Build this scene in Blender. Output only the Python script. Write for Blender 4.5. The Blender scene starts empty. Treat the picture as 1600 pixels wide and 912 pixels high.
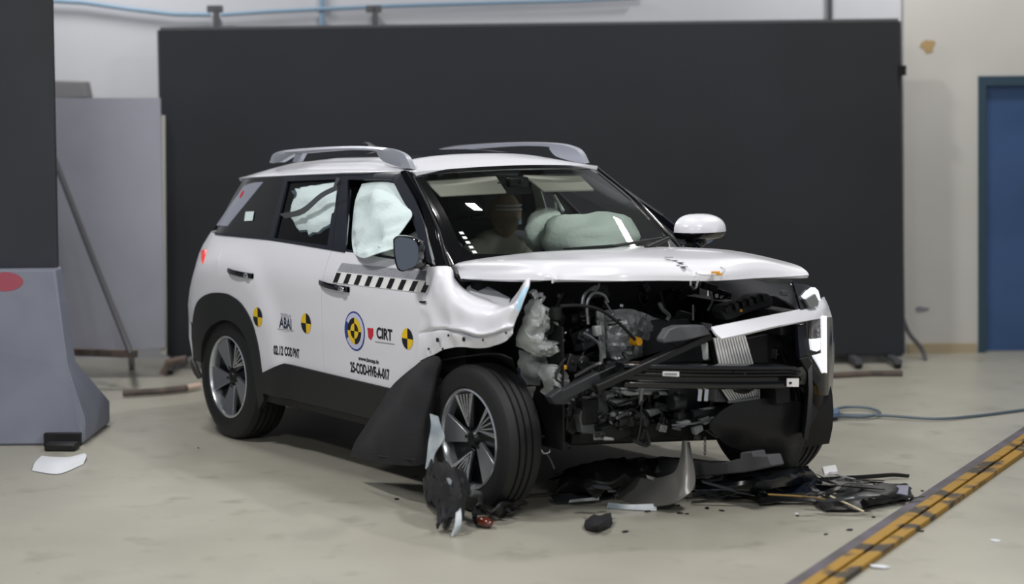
import bpy, bmesh, math, random
from mathutils import Vector, Matrix, noise
random.seed(7)
PI = math.pi
R = math.radians
SC = bpy.context.scene
COL = SC.collection

# ------------------------------------------------------------------ camera
CAM = Vector((9.50, -5.64, 1.844)); YAW = R(144.78); PIT = R(-1.96); ROL = R(-0.502); FP = 2965.0; PCY = 264.6
cf = Vector((math.cos(PIT)*math.cos(YAW), math.cos(PIT)*math.sin(YAW), math.sin(PIT)))
r0 = Vector((math.sin(YAW), -math.cos(YAW), 0)); u0 = r0.cross(cf)
cr = r0*math.cos(ROL) + u0*math.sin(ROL); cu = -r0*math.sin(ROL) + u0*math.cos(ROL)
cd = bpy.data.cameras.new('camera'); cam = bpy.data.objects.new('camera', cd); COL.objects.link(cam)
cam.matrix_world = Matrix(((cr.x, cu.x, -cf.x, CAM.x), (cr.y, cu.y, -cf.y, CAM.y), (cr.z, cu.z, -cf.z, CAM.z), (0, 0, 0, 1)))
cd.sensor_width = 36; cd.lens = FP/1600*36; cd.shift_x = 0; cd.shift_y = -(456-PCY)/1600
cd.dof.use_dof = True; cd.dof.focus_distance = 9.45; cd.dof.aperture_fstop = 1.08
cd.clip_end = 200
SC.camera = cam

# ------------------------------------------------------------------ world, lamps, exposure
w = bpy.data.worlds.new('hall_air'); SC.world = w; w.use_nodes = True
w.node_tree.nodes['Background'].inputs[0].default_value = (0.80, 0.85, 0.95, 1)
w.node_tree.nodes['Background'].inputs[1].default_value = 0.31
SC.view_settings.view_transform = 'Standard'; SC.view_settings.look = 'None'
SC.view_settings.exposure = 0.36; SC.view_settings.gamma = 1; SC.view_settings.use_curve_mapping = False
FH = Vector((math.cos(YAW), math.sin(YAW), 0)); RH = Vector((math.sin(YAW), -math.cos(YAW), 0))
def rm(r, d, z=0.0):                      # hall frame: r to the right, d away from where the camera stands
    p = CAM + RH*r + FH*d; return Vector((p.x, p.y, z))
def lamp(r, d, z, sx, sy, e, col=(1, .98, .96), tgt=None):
    l = bpy.data.lights.new('hall_lamp', 'AREA'); l.shape = 'RECTANGLE'; l.size = sx; l.size_y = sy; l.energy = e; l.color = col
    o = bpy.data.objects.new('hall_lamp', l); COL.objects.link(o); o.location = rm(r, d, z)
    dirv = ((tgt - o.location) if tgt else Vector((0, 0, -1))).normalized()
    o.rotation_mode = 'QUATERNION'; o.rotation_quaternion = dirv.to_track_quat('-Z', 'Y')
    return o
lamp(-2.5, 7.5, 4.6, 1.0, .45, 112)
lamp(2.5, 7.0, 4.6, 1.0, .45, 112)
lamp(-3.0, 12.3, 4.6, 1.6, .5, 75)
lamp(3.0, 12.6, 4.6, .55, .22, 60)
lamp(.60, 10.9, 4.6, .26, .14, 45)
lamp(-1.5, 2.0, 4.2, 1.2, .5, 175)
lamp(3.0, 1.5, 4.2, 1.2, .5, 130)

# ------------------------------------------------------------------ materials
def lin(h):
    h = h.lstrip('#'); c = [int(h[i:i+2], 16)/255 for i in (0, 2, 4)]
    return tuple((x/12.92 if x <= .04045 else ((x+.055)/1.055)**2.4) for x in c) + (1,)
def mat(name, col, rough=.5, metal=0., bump=0., bscale=20., var=None, vscale=3., coat=0., emit=0., spec=.5, detail=3):
    m = bpy.data.materials.new(name); m.use_nodes = True; nt = m.node_tree; b = nt.nodes['Principled BSDF']
    b.inputs['Base Color'].default_value = lin(col); b.inputs['Roughness'].default_value = rough; b.inputs['Metallic'].default_value = metal
    b.inputs['Coat Weight'].default_value = coat; b.inputs['Coat Roughness'].default_value = .08; b.inputs['Specular IOR Level'].default_value = spec
    if emit: b.inputs['Emission Color'].default_value = lin(col); b.inputs['Emission Strength'].default_value = emit
    if var or bump:
        tc = nt.nodes.new('ShaderNodeTexCoord')
    if var:
        n = nt.nodes.new('ShaderNodeTexNoise'); n.inputs['Scale'].default_value = vscale; n.inputs['Detail'].default_value = detail
        nt.links.new(tc.outputs['Object'], n.inputs['Vector'])
        mx = nt.nodes.new('ShaderNodeMix'); mx.data_type = 'RGBA'
        rp = nt.nodes.new('ShaderNodeValToRGB'); rp.color_ramp.elements[0].position = .38; rp.color_ramp.elements[1].position = .62
        nt.links.new(n.outputs['Fac'], rp.inputs[0]); nt.links.new(rp.outputs[0], mx.inputs['Factor'])
        mx.inputs['A'].default_value = lin(col); mx.inputs['B'].default_value = lin(var); nt.links.new(mx.outputs['Result'], b.inputs['Base Color'])
    if bump:
        n2 = nt.nodes.new('ShaderNodeTexNoise'); n2.inputs['Scale'].default_value = bscale; n2.inputs['Detail'].default_value = 4
        nt.links.new(tc.outputs['Object'], n2.inputs['Vector'])
        bp = nt.nodes.new('ShaderNodeBump'); bp.inputs['Strength'].default_value = bump; bp.inputs['Distance'].default_value = .01
        nt.links.new(n2.outputs['Fac'], bp.inputs['Height']); nt.links.new(bp.outputs[0], b.inputs['Normal'])
    return m
M = dict(
 white=mat('white_paint', '#e2e3ea', .28, coat=.6, spec=.4),
 roofw=mat('roof_white_paint', '#e2e3ea', .28, coat=.6, spec=.4),
 clad=mat('black_cladding', '#121416', .55, bump=.15, bscale=400),
 gloss=mat('gloss_black', '#0a0b0e', .08, coat=.5),
 satin=mat('satin_black_frame', '#161b26', .32),
 tyre=mat('tyre_rubber', '#101113', .62, bump=.1, bscale=60),
 rimdark=mat('rim_dark', '#141518', .35, metal=.3),
 rim=mat('rim_machined', '#8f9298', .3, metal=.75),
 rimlight=mat('rim_edge', '#c4c7cc', .25, metal=.8),
 chrome=mat('chrome', '#d8d8dc', .12, metal=1.),
 silver=mat('silver_rail', '#a9adb8', .33, metal=.35),
 rubber=mat('rubber_black', '#08090b', .6),
 plastic=mat('black_plastic', '#0d0e10', .42, bump=.1, bscale=60),
 dkgrey=mat('dark_grey_plastic', '#24262a', .5, bump=.15, bscale=50),
 midgrey=mat('grey_plastic', '#5a5c5f', .5, var='#4a4c50', vscale=9),
 liner=mat('wheel_liner_felt', '#15161a', .8, bump=.3, bscale=160, var='#1b1c21', vscale=7),
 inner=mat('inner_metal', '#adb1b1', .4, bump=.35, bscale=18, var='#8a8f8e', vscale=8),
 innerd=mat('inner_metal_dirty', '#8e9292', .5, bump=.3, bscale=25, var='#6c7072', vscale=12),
 foil=mat('heat_foil', '#a3a8ab', .3, metal=.5, bump=.9, bscale=28),
 alu=mat('cast_aluminium', '#8c8f92', .42, metal=.7, bump=.4, bscale=40),
 fin=mat('radiator_fin', '#f0f0f0', .4),
 beam=mat('beam_black', '#101214', .22, coat=.3),
 airbag=mat('airbag_fabric', '#c9d9da', .85, bump=.3, bscale=50),
 airbagg=mat('airbag_fabric_teal', '#f0f8f4', .85, bump=.3, bscale=50),
 seat=mat('seat_fabric', '#4a4e52', .8),
 dash=mat('dashboard', '#1d1f22', .6),
 lining=mat('roof_lining', '#a9a49c', .9),
 skin=mat('dummy_skin', '#b09a82', .5),
 shirt=mat('dummy_shirt', '#d5d2c6', .8),
 yellow=mat('yellow', '#e8c21c', .45),
 black=mat('black_ink', '#0d0e12', .5),
 blue=mat('blue_ink', '#2a3c86', .45),
 lilac=mat('pale_lilac', '#c3c6e2', .45),
 red=mat('red_ink', '#c22434', .45),
 navy=mat('navy_ink', '#1b2444', .45),
 greyink=mat('grey_ink', '#7b7d83', .5),
 tailred=mat('tail_lamp', '#e03020', .2, coat=.5, emit=.35),
 drl=mat('lit_lamp', '#f4f6ff', .3, emit=.55),
 lens=mat('lamp_lens_grey', '#77787a', .12, coat=.6),
 orange=mat('orange_plastic', '#d99a1e', .5),
 cyan=mat('light_blue_paint', '#9fd0ea', .5),
 bluegrey=mat('blue_grey_part', '#93a0ab', .4, var='#c2c8cc', vscale=8),
 amber=mat('amber_lens', '#54200f', .12, coat=.7),
 mirror=mat('mirror_glass', '#8b929a', .06, metal=1.),
 trimsilver=mat('satin_grey_bumper', '#6c6c69', .38, metal=.25),
 foam=mat('grey_foam', '#4a4b4e', .9, bump=.3, bscale=80),
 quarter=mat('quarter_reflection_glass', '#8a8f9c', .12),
 sign=mat('label_white', '#e6e6e6', .5),
)
def glassmat(name, tint, refl=.08):
    m = bpy.data.materials.new(name); m.use_nodes = True; nt = m.node_tree; nt.nodes.clear()
    o = nt.nodes.new('ShaderNodeOutputMaterial'); t = nt.nodes.new('ShaderNodeBsdfTransparent'); g = nt.nodes.new('ShaderNodeBsdfGlossy')
    mx = nt.nodes.new('ShaderNodeMixShader'); fr = nt.nodes.new('ShaderNodeFresnel'); fr.inputs[0].default_value = 1.45
    t.inputs[0].default_value = lin(tint); g.inputs[0].default_value = (1, 1, 1, 1); g.inputs[1].default_value = .015
    nt.links.new(fr.outputs[0], mx.inputs[0]); nt.links.new(t.outputs[0], mx.inputs[1]); nt.links.new(g.outputs[0], mx.inputs[2]); nt.links.new(mx.outputs[0], o.inputs[0])
    return m
M['glass'] = glassmat('windscreen_glass', '#eef6f2')
M['sideglass'] = glassmat('side_glass', '#a9b2b8')

# ------------------------------------------------------------------ mesh helpers
def P(px, py, ax, val):                   # the point of the place seen at a photo pixel on the plane ax = val
    d = cf + cr*((px-800)/FP) + cu*((PCY-py)/FP)
    i = 'xyz'.index(ax); return CAM + d*((val-CAM[i])/d[i])
def wl(o):
    return Vector(o.get('_w', (0, 0, 0)))
ROOTW = {}
class MB:
    def __init__(s): s.v = []; s.f = []
    def add(s, vs, fs):
        n = len(s.v); s.v += [tuple(v) for v in vs]; s.f += [tuple(i+n for i in f) for f in fs]; return s
    def box(s, c, size, rot=None, taper=1.0):
        hx, hy, hz = [a/2 for a in size]; rot = rot or Matrix.Identity(3)
        vs = []
        for z in (-hz, hz):
            k = taper if z > 0 else 1
            for x, y in ((-hx, -hy), (hx, -hy), (hx, hy), (-hx, hy)): vs.append(Vector(c) + rot @ Vector((x*k, y*k, z)))
        return s.add(vs, [(0, 3, 2, 1), (4, 5, 6, 7), (0, 1, 5, 4), (1, 2, 6, 5), (2, 3, 7, 6), (3, 0, 4, 7)])
    def bar(s, a, b, wd, h, up=(0, 0, 1)):
        a = Vector(a); b = Vector(b); d = (b-a); L = d.length; d.normalize(); sd = d.cross(Vector(up)).normalized(); up2 = sd.cross(d)
        rot = Matrix((d, sd, up2)).transposed(); return s.box((a+b)/2, (L, wd, h), rot)
    def tube(s, pts, r, n=8, cap=True):
        pts = [Vector(p) for p in pts]; rs = r if isinstance(r, (list, tuple)) else [r]*len(pts); b0 = len(s.v); prev = None
        for i, p in enumerate(pts):
            d = (pts[min(i+1, len(pts)-1)] - pts[max(i-1, 0)]).normalized()
            if prev is None: a = d.orthogonal().normalized()
            else: a = (prev - d*prev.dot(d)).normalized()
            prev = a; b = d.cross(a)
            for k in range(n): t = 2*PI*k/n; s.v.append(tuple(p + (a*math.cos(t)+b*math.sin(t))*rs[i]))
        for i in range(len(pts)-1):
            for k in range(n):
                k2 = (k+1) % n; s.f.append((b0+i*n+k, b0+i*n+k2, b0+(i+1)*n+k2, b0+(i+1)*n+k))
        if cap: s.f.append(tuple(b0+k for k in range(n))[::-1]); s.f.append(tuple(b0+(len(pts)-1)*n+k for k in range(n)))
        return s
    def lathe(s, c, prof, n=48, axis='y', a0=0, closed=False):   # prof: (radius, along)
        b0 = len(s.v); m = len(prof)
        for k in range(n):
            t = a0 + 2*PI*k/n; ca, sa = math.cos(t), math.sin(t)
            for r, h in prof:
                p = {'y': (r*ca, h, r*sa), 'z': (r*ca, r*sa, h), 'x': (h, r*ca, r*sa)}[axis]; s.v.append(tuple(Vector(c)+Vector(p)))
        for k in range(n):
            k2 = (k+1) % n
            for j in range(m if closed else m-1):
                j2 = (j+1) % m; s.f.append((b0+k*m+j, b0+k*m+j2, b0+k2*m+j2, b0+k2*m+j))
        return s
    def prism(s, pts, ext):
        pts = [Vector(p) for p in pts]; ext = Vector(ext); n = len(pts)
        vs = pts + [p+ext for p in pts]
        return s.add(vs, [tuple(range(n))[::-1], tuple(range(n, 2*n))] + [(i, (i+1) % n, n+(i+1) % n, n+i) for i in range(n)])
    def grid(s, g):
        n = len(g); m = len(g[0]); b = len(s.v)
        for row in g: s.v += [tuple(p) for p in row]
        for i in range(n-1):
            for j in range(m-1): s.f.append((b+i*m+j, b+i*m+j+1, b+(i+1)*m+j+1, b+(i+1)*m+j))
        return s
    def sphere(s, c, r, n=16, m=10, sc=(1, 1, 1)):
        g = [[Vector(c) + Vector((r*sc[0]*math.sin(PI*i/m)*math.cos(2*PI*j/n), r*sc[1]*math.sin(PI*i/m)*math.sin(2*PI*j/n), r*sc[2]*math.cos(PI*i/m))) for j in range(n+1)] for i in range(m+1)]
        return s.grid(g)
    def build(s, name, m, parent=None, angle=35, bevel=0, solid=0, off=-1, sub=0, at=None, fixn=True, seg=2):
        me = bpy.data.meshes.new(name)
        if parent is not None: o0 = ROOTW[parent.name]
        elif at is not None: o0 = Vector(at)
        else:
            xs = [v[0] for v in s.v]; ys = [v[1] for v in s.v]; zs = [v[2] for v in s.v]
            o0 = Vector(((min(xs)+max(xs))/2, (min(ys)+max(ys))/2, min(zs)))
        me.from_pydata([tuple(Vector(v)-o0) for v in s.v], [], s.f)
        if fixn or solid:
            bm = bmesh.new(); bm.from_mesh(me)
            bmesh.ops.remove_doubles(bm, verts=bm.verts, dist=1e-5)
            if fixn: bmesh.ops.recalc_face_normals(bm, faces=bm.faces)
            if solid: shell(bm, solid, off)
            bm.to_mesh(me); bm.free()
        me.materials.append(M[m] if isinstance(m, str) else m)
        if angle: me.shade_smooth(); me.set_sharp_from_angle(angle=R(angle))
        o = bpy.data.objects.new(name, me); COL.objects.link(o)
        if parent is not None: o.parent = parent; ROOTW[o.name] = o0
        else: o.location = o0; ROOTW[o.name] = o0
        if bevel: md = o.modifiers.new('bevel', 'BEVEL'); md.width = bevel; md.segments = seg; md.limit_method = 'ANGLE'; md.angle_limit = R(40)
        if sub: md = o.modifiers.new('sub', 'SUBSURF'); md.levels = sub; md.render_levels = sub
        return o
def shell(bm, t, off):
    bm.normal_update(); bm.verts.ensure_lookup_table()
    a, b = ((t*.5, -t*.5) if off == 0 else (0, -t)); vs = list(bm.verts); nrm = [v.normal.copy() for v in vs]; base = [v.co.copy() for v in vs]
    be = [(e.verts[0], e.verts[1], e.link_loops[0].vert) for e in bm.edges if len(e.link_faces) == 1]; faces = list(bm.faces)
    new = {v: bm.verts.new(base[i]+nrm[i]*b) for i, v in enumerate(vs)}
    for i, v in enumerate(vs): v.co = base[i]+nrm[i]*a
    for f in faces: bm.faces.new([new[v] for v in reversed(f.verts)])
    for p, q, first in be:
        if first is q: p, q = q, p
        bm.faces.new([q, p, new[p], new[q]])
def empty(name, loc):
    o = bpy.data.objects.new(name, None); COL.objects.link(o); o.location = loc; ROOTW[o.name] = Vector(loc); return o
def tag(o, label=None, cat=None, group=None, kind=None):
    if label: o['label'] = label
    if cat: o['category'] = cat
    if group: o['group'] = group
    if kind: o['kind'] = kind
    return o
def lab(o, l): o['label'] = l; return o
def cr1(p0, p1, p2, p3, t): return .5*((2*p1)+(p2-p0)*t+(2*p0-5*p1+4*p2-p3)*t*t+(3*p1-p0-3*p2+p3)*t**3)
def dense1(pts, k):
    out = []; n = len(pts)
    for i in range(n-1):
        a = pts[max(i-1, 0)] if i > 0 else pts[0]*2-pts[1]; d = pts[i+2] if i+2 < n else pts[-1]*2-pts[-2]
        for j in range(k): out.append(cr1(a, pts[i], pts[i+1], d, j/k))
    out.append(pts[-1]); return out
def dense(g, ku, kv):
    rows = [dense1(r, kv) for r in g]; cols = [dense1([rows[i][j] for i in range(len(rows))], ku) for j in range(len(rows[0]))]
    return [[cols[j][i] for j in range(len(cols))] for i in range(len(cols[0]))]
def net(rows, ax='y'):
    return [[(P(p[0], p[1], ax, p[2]) if len(p) == 3 else P(p[0], p[1], p[3], p[2])) for p in r] for r in rows]
def wrinkle(g, amp, sc, dirv=(0, -1, 0), seed=0., edge=True, fade=False):
    d = Vector(dirv)
    for i, r in enumerate(g):
        for j, p in enumerate(r):
            n = noise.noise(p*sc + Vector((seed, seed, seed))); n = (1-abs(n)*2.2) if edge else n
            k = 1.0 if not fade else min(1, 6*min(i, len(g)-1-i)/len(g), 6*min(j, len(r)-1-j)/len(r))
            r[j] = p + d*amp*n*k
    return g
def patch(name, rows, m, parent=None, ku=4, kv=4, solid=.004, ax='y', amp=0, sc=8, dirv=(0, -1, 0), seed=0, bevel=0, angle=40, off=0, ridge=True, fade=False):
    g = dense(net(rows, ax) if not isinstance(rows[0][0], Vector) else rows, ku, kv)
    if amp: wrinkle(g, amp, sc, dirv, seed, ridge, fade)
    return MB().grid(g).build(name, m, parent, solid=solid, bevel=bevel, angle=angle, off=off)
def interp(x, xs, ys):
    if x <= xs[0]: return ys[0]
    for i in range(len(xs)-1):
        if x <= xs[i+1]: return ys[i]+(ys[i+1]-ys[i])*(x-xs[i])/(xs[i+1]-xs[i])
    return ys[-1]

# ------------------------------------------------------------------ the hall
def floor_mat():
    m = bpy.data.materials.new('epoxy_floor'); m.use_nodes = True; nt = m.node_tree; b = nt.nodes['Principled BSDF']
    tc = nt.nodes.new('ShaderNodeTexCoord')
    def nz(scale, detail=4, rough=.55):
        n = nt.nodes.new('ShaderNodeTexNoise'); n.inputs['Scale'].default_value = scale; n.inputs['Detail'].default_value = detail; n.inputs['Roughness'].default_value = rough
        nt.links.new(tc.outputs['Object'], n.inputs['Vector']); return n
    def ramp(src, a, bb, ca=(0, 0, 0, 1), cb=(1, 1, 1, 1)):
        r = nt.nodes.new('ShaderNodeValToRGB'); r.color_ramp.elements[0].position = a; r.color_ramp.elements[1].position = bb
        r.color_ramp.elements[0].color = ca; r.color_ramp.elements[1].color = cb; nt.links.new(src, r.inputs[0]); return r
    def mix(fac, a, bb):
        x = nt.nodes.new('ShaderNodeMix'); x.data_type = 'RGBA'; nt.links.new(fac, x.inputs['Factor'])
        for k, c in (('A', a), ('B', bb)):
            if isinstance(c, tuple): x.inputs[k].default_value = c
            else: nt.links.new(c, x.inputs[k])
        return x.outputs['Result']
    c = mix(ramp(nz(.7).outputs[0], .35, .65).outputs[0], lin('#9b998d'), lin('#a6a499'))
    c = mix(ramp(nz(4.5, 6).outputs[0], .58, .78).outputs[0], c, lin('#8a887d'))
    c = mix(ramp(nz(1.6, 8, .7).outputs[0], .60, .80).outputs[0], c, lin('#7d7b71'))
    c = mix(ramp(nz(14, 5, .7).outputs[0], .68, .74).outputs[0], c, lin('#6f6d66'))
    nt.links.new(c, b.inputs['Base Color'])
    rr = nt.nodes.new('ShaderNodeMapRange'); rr.inputs['To Min'].default_value = .22; rr.inputs['To Max'].default_value = .5
    nt.links.new(nz(2.2, 5).outputs[0], rr.inputs[0]); nt.links.new(rr.outputs[0], b.inputs['Roughness'])
    return m
M['floor'] = floor_mat()
M['wall'] = mat('painted_wall', '#c8cad0', .8, var='#c2c4c9', vscale=.8)
M['wallr'] = mat('painted_wall_beige', '#c6c4c0', .8, var='#bebcb7', vscale=.8)
M['backdrop'] = mat('backdrop_cloth', '#25282f', .85, var='#202226', vscale=.6)
M['bluedoor'] = mat('blue_door_paint', '#35527e', .5, var='#2c4a72', vscale=2)
M['bluedark'] = mat('door_frame_teal', '#27404f', .5)
M['greypanel'] = mat('grey_partition', '#a3a4b2', .6, var='#989aa6', vscale=1.2)
M['concrete'] = mat('grey_barrier', '#777b89', .6, var='#6d7180', vscale=2.2)
M['pipeblue'] = mat('blue_pipe', '#7f9db5', .45)
M['steel'] = mat('dark_steel', '#55565a', .5, metal=.3)
M['rust'] = mat('rusty_steel', '#66574f', .7, var='#4a4340', vscale=14)
M['paper'] = mat('white_litter', '#d2d6dc', .7)
M['stain'] = mat('stain_ochre', '#a98f63', .9)
WD = 13.9
def rbox(mb, r0_, r1_, d0, d1, z0, z1):
    c = rm((r0_+r1_)/2, (d0+d1)/2, (z0+z1)/2)
    rot = Matrix((RH, FH, Vector((0, 0, 1)))).transposed(); return mb.box(c, (r1_-r0_, d1-d0, z1-z0), rot)
fl = MB(); rbox(fl, -14, 14, -6, WD+.2, -.2, 0)
tag(fl.build('floor', 'floor', angle=0, at=rm(0, 6, 0)), 'pale green grey epoxy floor with scuffs', kind='structure')
wb = MB(); rbox(wb, -14, 2.86, WD, WD+.25, 0, 6); tag(wb.build('wall_back', 'wall', angle=0), 'white painted back wall', kind='structure')
wb = MB(); rbox(wb, 2.86, 3.40, WD-.06, WD+.25, 0, 6); rbox(wb, 3.40, 5.2, WD-.06, WD+.25, 2.02, 6); rbox(wb, 4.55, 14, WD-.06, WD+.25, 0, 2.02)
tag(wb.build('wall_right', 'wallr', angle=0), 'beige painted wall section around the blue door', kind='structure')
bs = MB(); rbox(bs, 2.88, 3.38, WD-.09, WD-.06, 0, .07); tag(bs.build('baseboard_back', mat('skirting_tan', '#a5977c', .7), angle=0), 'tan skirting strip', kind='structure')
cl = MB(); rbox(cl, -14, 14, -6, WD+.2, 5.6, 5.8); tag(cl.build('ceiling', mat('ceiling_dark', '#6f6f70', .9), angle=0), 'high grey hall ceiling', kind='structure')
d = empty('door_1', rm(3.95, WD, 0)); tag(d, 'blue steel door in a dark frame', kind='structure')
m_ = MB(); rbox(m_, 3.40, 3.455, WD-.08, WD+.05, 0, 2.02); rbox(m_, 4.50, 4.55, WD-.08, WD+.05, 0, 2.02); rbox(m_, 3.455, 4.50, WD-.08, WD+.05, 1.95, 2.02); m_.build('door_frame', 'bluedark', d, angle=0)
m_ = MB(); rbox(m_, 3.455, 4.50, WD-.03, WD+.03, .01, 1.95); m_.build('door_leaf', 'bluedoor', d, angle=0)
m_ = MB(); m_.tube([rm(4.38, WD-.03, 1.0), rm(4.38, WD-.09, 1.0), rm(4.28, WD-.09, 1.0)], .01); m_.build('door_handle', 'chrome', d)

# pipes along the top of the wall
def px_room(px, py, dd):                   # point on the plane at distance dd down the hall
    dv = cf + cr*((px-800)/FP) + cu*((PCY-py)/FP); t = dd/dv.dot(FH); return CAM + dv*t
pr_ = [px_room(x, y, WD-.06) for x, y in ((60, 0), (130, 4), (200, 14), (270, 22), (330, 23))]
tag(MB().tube(pr_, .016, 8).build('conduit_pipe', 'pipeblue'), 'blue conduit sloping down across the top left wall', 'pipe')
pr_ = [px_room(x, y, WD-.06) for x, y in ((345, 23), (420, 18), (620, 9), (900, 1), (1000, -4))]
tag(MB().tube(pr_, .014, 8).build('conduit_pipe', 'pipeblue'), 'thin blue conduit rising above the dark backdrop', 'pipe')
for x0, t_ in ((503, 'vertical blue conduit on wall above backdrop, left of middle'), (1297, 'vertical grey conduit on wall above right part of backdrop')):
    tag(MB().tube([px_room(x0, 60, WD-.04), px_room(x0, -40, WD-.04)], .018, 8).build('wall_conduit', 'pipeblue' if x0 < 600 else 'steel'), t_, 'pipe')
for x0, t_ in ((338, 'dark bracket behind the backdrop top, under the left pipe'), (586, 'dark bracket behind the backdrop top, under the middle pipe')):
    mb = MB(); a = px_room(x0, 12, 13.55); b = px_room(x0, 60, 13.55); mb.bar(a, b, .05, .04); mb.bar(px_room(x0-14, 14, 13.55), px_room(x0+10, 14, 13.55), .05, .05); mb.bar(px_room(x0, 25, 13.56), px_room(x0, 25, WD), .03, .03)
    tag(mb.build('wall_bracket', 'steel', bevel=.004), t_, 'bracket')
# stains and scuffs on the right wall
def blot(name, px, py, rx, rz, m, seed, lbl):
    rnd = random.Random(seed); c = px_room(px, py, WD-.062); pts = []
    for k in range(14):
        t = 2*PI*k/14; q = .7+.5*rnd.random(); pts.append(c+RH*rx*q*math.cos(t)+Vector((0, 0, rz*q*math.sin(t))))
    return tag(MB().prism(pts, FH*(-.002)).build(name, m, angle=0), lbl, 'stain')
blot('wall_stain', 1450, 72, .055, .05, 'stain', 1, 'ochre stain mark high on beige wall left of blue door')
blot('wall_scuff', 1440, 483, .05, .02, 'greyink', 2, 'grey scuff low on beige wall beside backdrop')

# dark backdrop on casters
bd = empty('backdrop_screen', rm(.1, 13.3, 0)); tag(bd, 'large dark grey backdrop screen on wheeled feet behind the car', 'backdrop')
c0, c1, c2, c3 = px_room(249, 47, 13.3), px_room(1405, 33, 13.3), px_room(1411, 553, 13.3), px_room(261, 553, 13.3)
g = [[c3.lerp(c2, i/24).lerp(c0.lerp(c1, i/24), j/12) + FH*(.012*noise.noise(Vector((i*.5, j*.35, 0)))) for i in range(25)] for j in range(13)]
MB().grid(g).build('cloth_panel', 'backdrop', bd, solid=.03, bevel=.004)
mb = MB()
for a, b in ((c0, c3), (c1, c2)): mb.bar(a+FH*.04, b+FH*.04-Vector((0, 0, .0)), .04, .04, up=FH)
mb.bar(c0+FH*.04, c1+FH*.04, .04, .04); mb.bar(c3+FH*.04, c2+FH*.04, .04, .04); mb.build('screen_frame', 'steel', bd)
for i, px in enumerate((270, 620, 1000, 1330, 1390)):
    b = px_room(px, 553, 13.32); mb = MB(); mb.bar(b, Vector((b.x, b.y, .06)), .035, .035, up=FH); mb.bar(rm((px-800)/FP*13.3*1.0, 13.0, .05), rm((px-800)/FP*13.3, 13.75, .05), .05, .03); mb.build('screen_foot', 'steel', bd)
    cc = rm((px-800)/FP*13.3, 13.03, .03); mb = MB().lathe(cc, [(.001, -.012), (.03, -.012), (.03, .012), (.001, .012)], 16, 'x'); mb.build('caster', 'rubber', bd)
mb = MB(); hk = px_room(1408, 110, 13.28); mb.box(hk, (.05, .05, .07)); mb.build('clip', 'rubber', bd)
# grey partition at left with a diagonal brace
pt = empty('grey_partition', rm(-3.0, 12.9, 0)); tag(pt, 'pale lilac grey partition board with a diagonal prop, left of backdrop', 'partition')
p0, p1, p2, p3 = px_room(60, 153, 12.9), px_room(250, 153, 12.9), px_room(258, 543, 12.9), px_room(60, 548, 12.9)
MB().prism([p0, p1, p2, p3], FH*.04).build('board', 'greypanel', pt, angle=0)
MB().tube([px_room(84, 245, 12.8), px_room(140, 390, 12.6), px_room(205, 553, 12.3)], .022, 8).build('diagonal_prop', 'steel', pt)
MB().bar(px_room(95, 549, 12.5), px_room(212, 553, 12.3), .05, .045).build('base_rail', 'rust', pt)
MB().bar(px_room(205, 553, 12.3), P(206, 575, 'z', .0)+Vector((0, 0, .005)), .03, .03, up=FH).build('prop_foot', 'steel', pt)
MB().bar(px_room(254, 180, 12.95), px_room(256, 552, 12.95), .035, .035, up=FH).build('edge_post', mat('pale_post', '#b9b8b2', .6), pt)
bx = MB(); q = [px_room(x, y, 13.6) for x, y in ((70, 125), (131, 127), (136, 153), (70, 156))]; tag(bx.prism(q, FH*.2).build('wall_box', mat('grey_box', '#77787b', .6), angle=0, bevel=.01), 'mid grey box on wall just above the pale partition', 'box')
# tow bars / poles lying by the partition
fp = MB().tube([P(192, 614, 'z', .03), P(250, 611, 'z', .03), P(292, 606, 'z', .03)], .022, 8).build('floor_pole', 'rust'); tag(fp, 'dark rusty pole lying on floor left of rear wheel', 'pole')
MB().tube([P(290, 606, 'z', .03), P(312, 602, 'z', .03)], .02, 8).build('pole_tip', mat('pale_rubber', '#c9b3a4', .6), fp); 
st = MB().tube([px_room(255, 585, 12.4), px_room(262, 566, 12.4), px_room(292, 560, 12.4)], .025, 8); tag(st.build('bent_bracket', 'rust'), 'rusty bent bracket on floor at the left foot of backdrop', 'bracket')

# concrete-like barrier in the left foreground
PD = 10.62
def pb(px, py, dd=PD): return px_room(px, py, dd)
br = empty('road_barrier', rm(-3, PD, 0)); tag(br, 'grey flared plastic road barrier at the left edge with a painted red glow', 'barrier')
zt = pb(85, 419).z
prof = [(0, pb(145, 655)), (0, pb(145, 655))]
rt = (85-800)/FP*PD; r1_ = (102-800)/FP*PD; r2_ = (143-800)/FP*PD
def sect(dd0, dd1, lst, mname, name, par):
    mb = MB(); f0 = [rm(r, dd0(z), z) for r, z in lst]; f1 = [rm(r, dd1(z), z) for r, z in lst]; n = len(lst)
    mb.add(f0+f1, [tuple(range(n)), tuple(range(n, 2*n))[::-1]]+[(i, n+i, n+(i+1) % n, (i+1) % n) for i in range(n)]); return mb.build(name, mname, par, bevel=.02, angle=30)
outl = [(rt-2.2, 0.0), (r2_-.02, 0.0), (r2_, .02), (r2_+.0, .14), (r1_+.005, pb(102, 570).z), (rt, zt), (rt-2.2, zt)]
def front(z): return PD - .28 + .25*min(1, max(0, (z-.14)/.3)) if z > .14 else PD-.28
sect(front, lambda z: 2*PD-front(z)+.1, outl, 'concrete', 'barrier_body', br)
mb = MB(); c = rm(-2.47, PD-.29, .035); mb.box(c, (.20, .05, .07), Matrix((RH, FH, Vector((0, 0, 1)))).transposed()); mb.build('drain_slot', 'rubber', br)
mb = MB(); pts = []  # flat colour patch stands for a red glow falling on the barrier
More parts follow.
